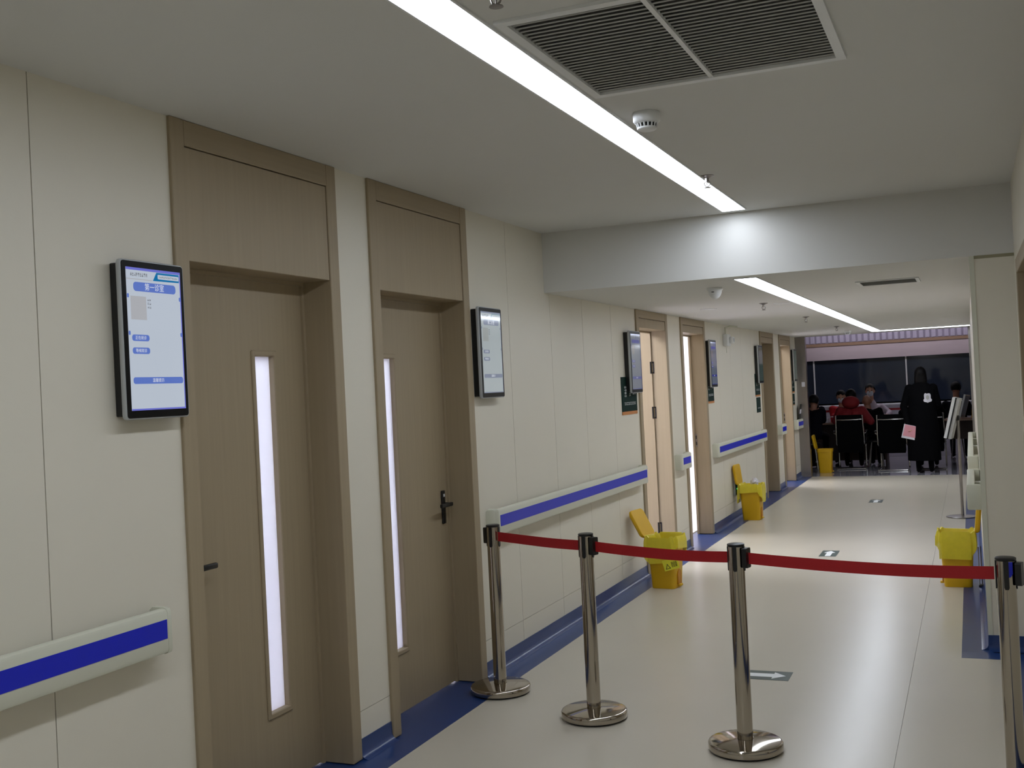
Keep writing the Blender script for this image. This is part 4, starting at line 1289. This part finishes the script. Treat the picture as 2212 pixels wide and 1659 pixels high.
# dark jacket beside the red one
person('person in a dark jacket with shaven head seated past the red jacket', (-1.61, 19.90, 0), R(0), dict(seated(0.06, hh=1.135, knees=0.06, hands=((-0.08, 0.36, 0.86), (0.02, 0.38, 0.86)), elbows=((-0.12, 0.18, 0.855), (0.15, 0.16, 0.85))), sho_l=(-0.14, 0.06, 0.965), sho_r=(0.11, 0.06, 0.965), neck=(-0.06, 0.08, 0.97), head=(-0.09, 0.10, 1.135)),
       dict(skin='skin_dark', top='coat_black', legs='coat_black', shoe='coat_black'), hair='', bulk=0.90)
# facing us across the table
person('masked person with black hair facing the corridor behind the shaven head', (-1.72, 21.2, 0), R(180), seated(0.10, hh=1.30, hands=((-0.30, 0.42, 0.85), (0.06, 0.42, 0.85)), elbows=((-0.32, 0.16, 0.88), (0.17, 0.20, 0.86))),
       dict(skin='skin', top='gown', legs='pink_cloth', shoe='white'), mask='mask', bulk=1.08)
person('masked person in a red top facing the corridor left of the red jacket', (-2.24, 21.2, 0), R(182), seated(0.14, hh=1.21, hy=0.26, hands=((-0.06, 0.44, 0.85), (0.06, 0.44, 0.85)), elbows=((-0.165, 0.22, 0.86), (0.165, 0.22, 0.86))),
       dict(skin='skin', top='vest_red', legs='coat_black', shoe='coat_black'), mask='mask', bulk=1.05, head_tilt=R(-15))
# left end of the table
person('person in a navy jacket seated at the left end of the table', (-2.62, 19.48, 0), R(-14), seated(0.12, hh=1.17, hy=0.20, hands=((-0.10, 0.40, 0.85), (0.06, 0.42, 0.85)), elbows=((-0.20, 0.18, 0.84), (0.16, 0.20, 0.84))),
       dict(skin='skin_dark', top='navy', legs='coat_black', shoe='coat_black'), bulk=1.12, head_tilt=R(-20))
person('person with a blue mask bending low over the left end of the table', (-2.86, 21.2, 0), R(200), seated(0.24, hh=1.02, hy=0.42, hands=((-0.06, 0.50, 0.85), (0.10, 0.50, 0.85)), elbows=((-0.16, 0.30, 0.87), (0.20, 0.30, 0.87))),
       dict(skin='skin', top='navy', legs='coat_black', shoe='coat_black'), mask='mask_blue', bulk=1.05, head_tilt=R(-40))
# black jacket hidden behind the standing person
person('person in a black jacket seated behind the standing person', (-0.69, 19.36, 0), R(4), seated(0.08, hh=1.25, hands=((-0.24, 0.40, 0.82), (0.16, 0.38, 0.82)), elbows=((-0.40, 0.06, 0.93), (0.26, 0.14, 0.86))),
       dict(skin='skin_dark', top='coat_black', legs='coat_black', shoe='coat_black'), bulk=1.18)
person('person in dark clothes seated past the table near the poster frame', (-0.27, 21.2, 0), R(-5), seated(0.08, hh=1.27),
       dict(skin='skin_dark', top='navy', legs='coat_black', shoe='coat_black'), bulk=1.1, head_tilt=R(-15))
# stools for those who sit at the far side of the table and at its left end
def stool(x, y, label):
    t = thing('stool', label, 'stool', (x, y, 0))
    MB().lathe([(0.15, 0.425), (0.165, 0.432), (0.165, 0.452), (0.15, 0.46)], (x, y, 0), 28).build('seat', 'black', t, True)
    for k in range(4):
        a = R(45 + 90 * k)
        MB().tube([(x + 0.10 * math.cos(a), y + 0.10 * math.sin(a), 0.43), (x + 0.16 * math.cos(a), y + 0.16 * math.sin(a), 0.003)], 0.011, 8).build('leg', 'chrome', t)
stool(-1.58, 19.90, 'round black stool under the person with the shaven head')
stool(-1.72, 21.2, 'round black stool behind the table under the masked person with black hair')
stool(-2.24, 21.2, 'round black stool behind the table under the person in the red top')
stool(-2.62, 19.46, 'round black stool under the navy jacket at the table end')
stool(-2.86, 21.2, 'round black stool behind the table under the bending person')
stool(-0.27, 21.2, 'round black stool behind the table near the poster frame')
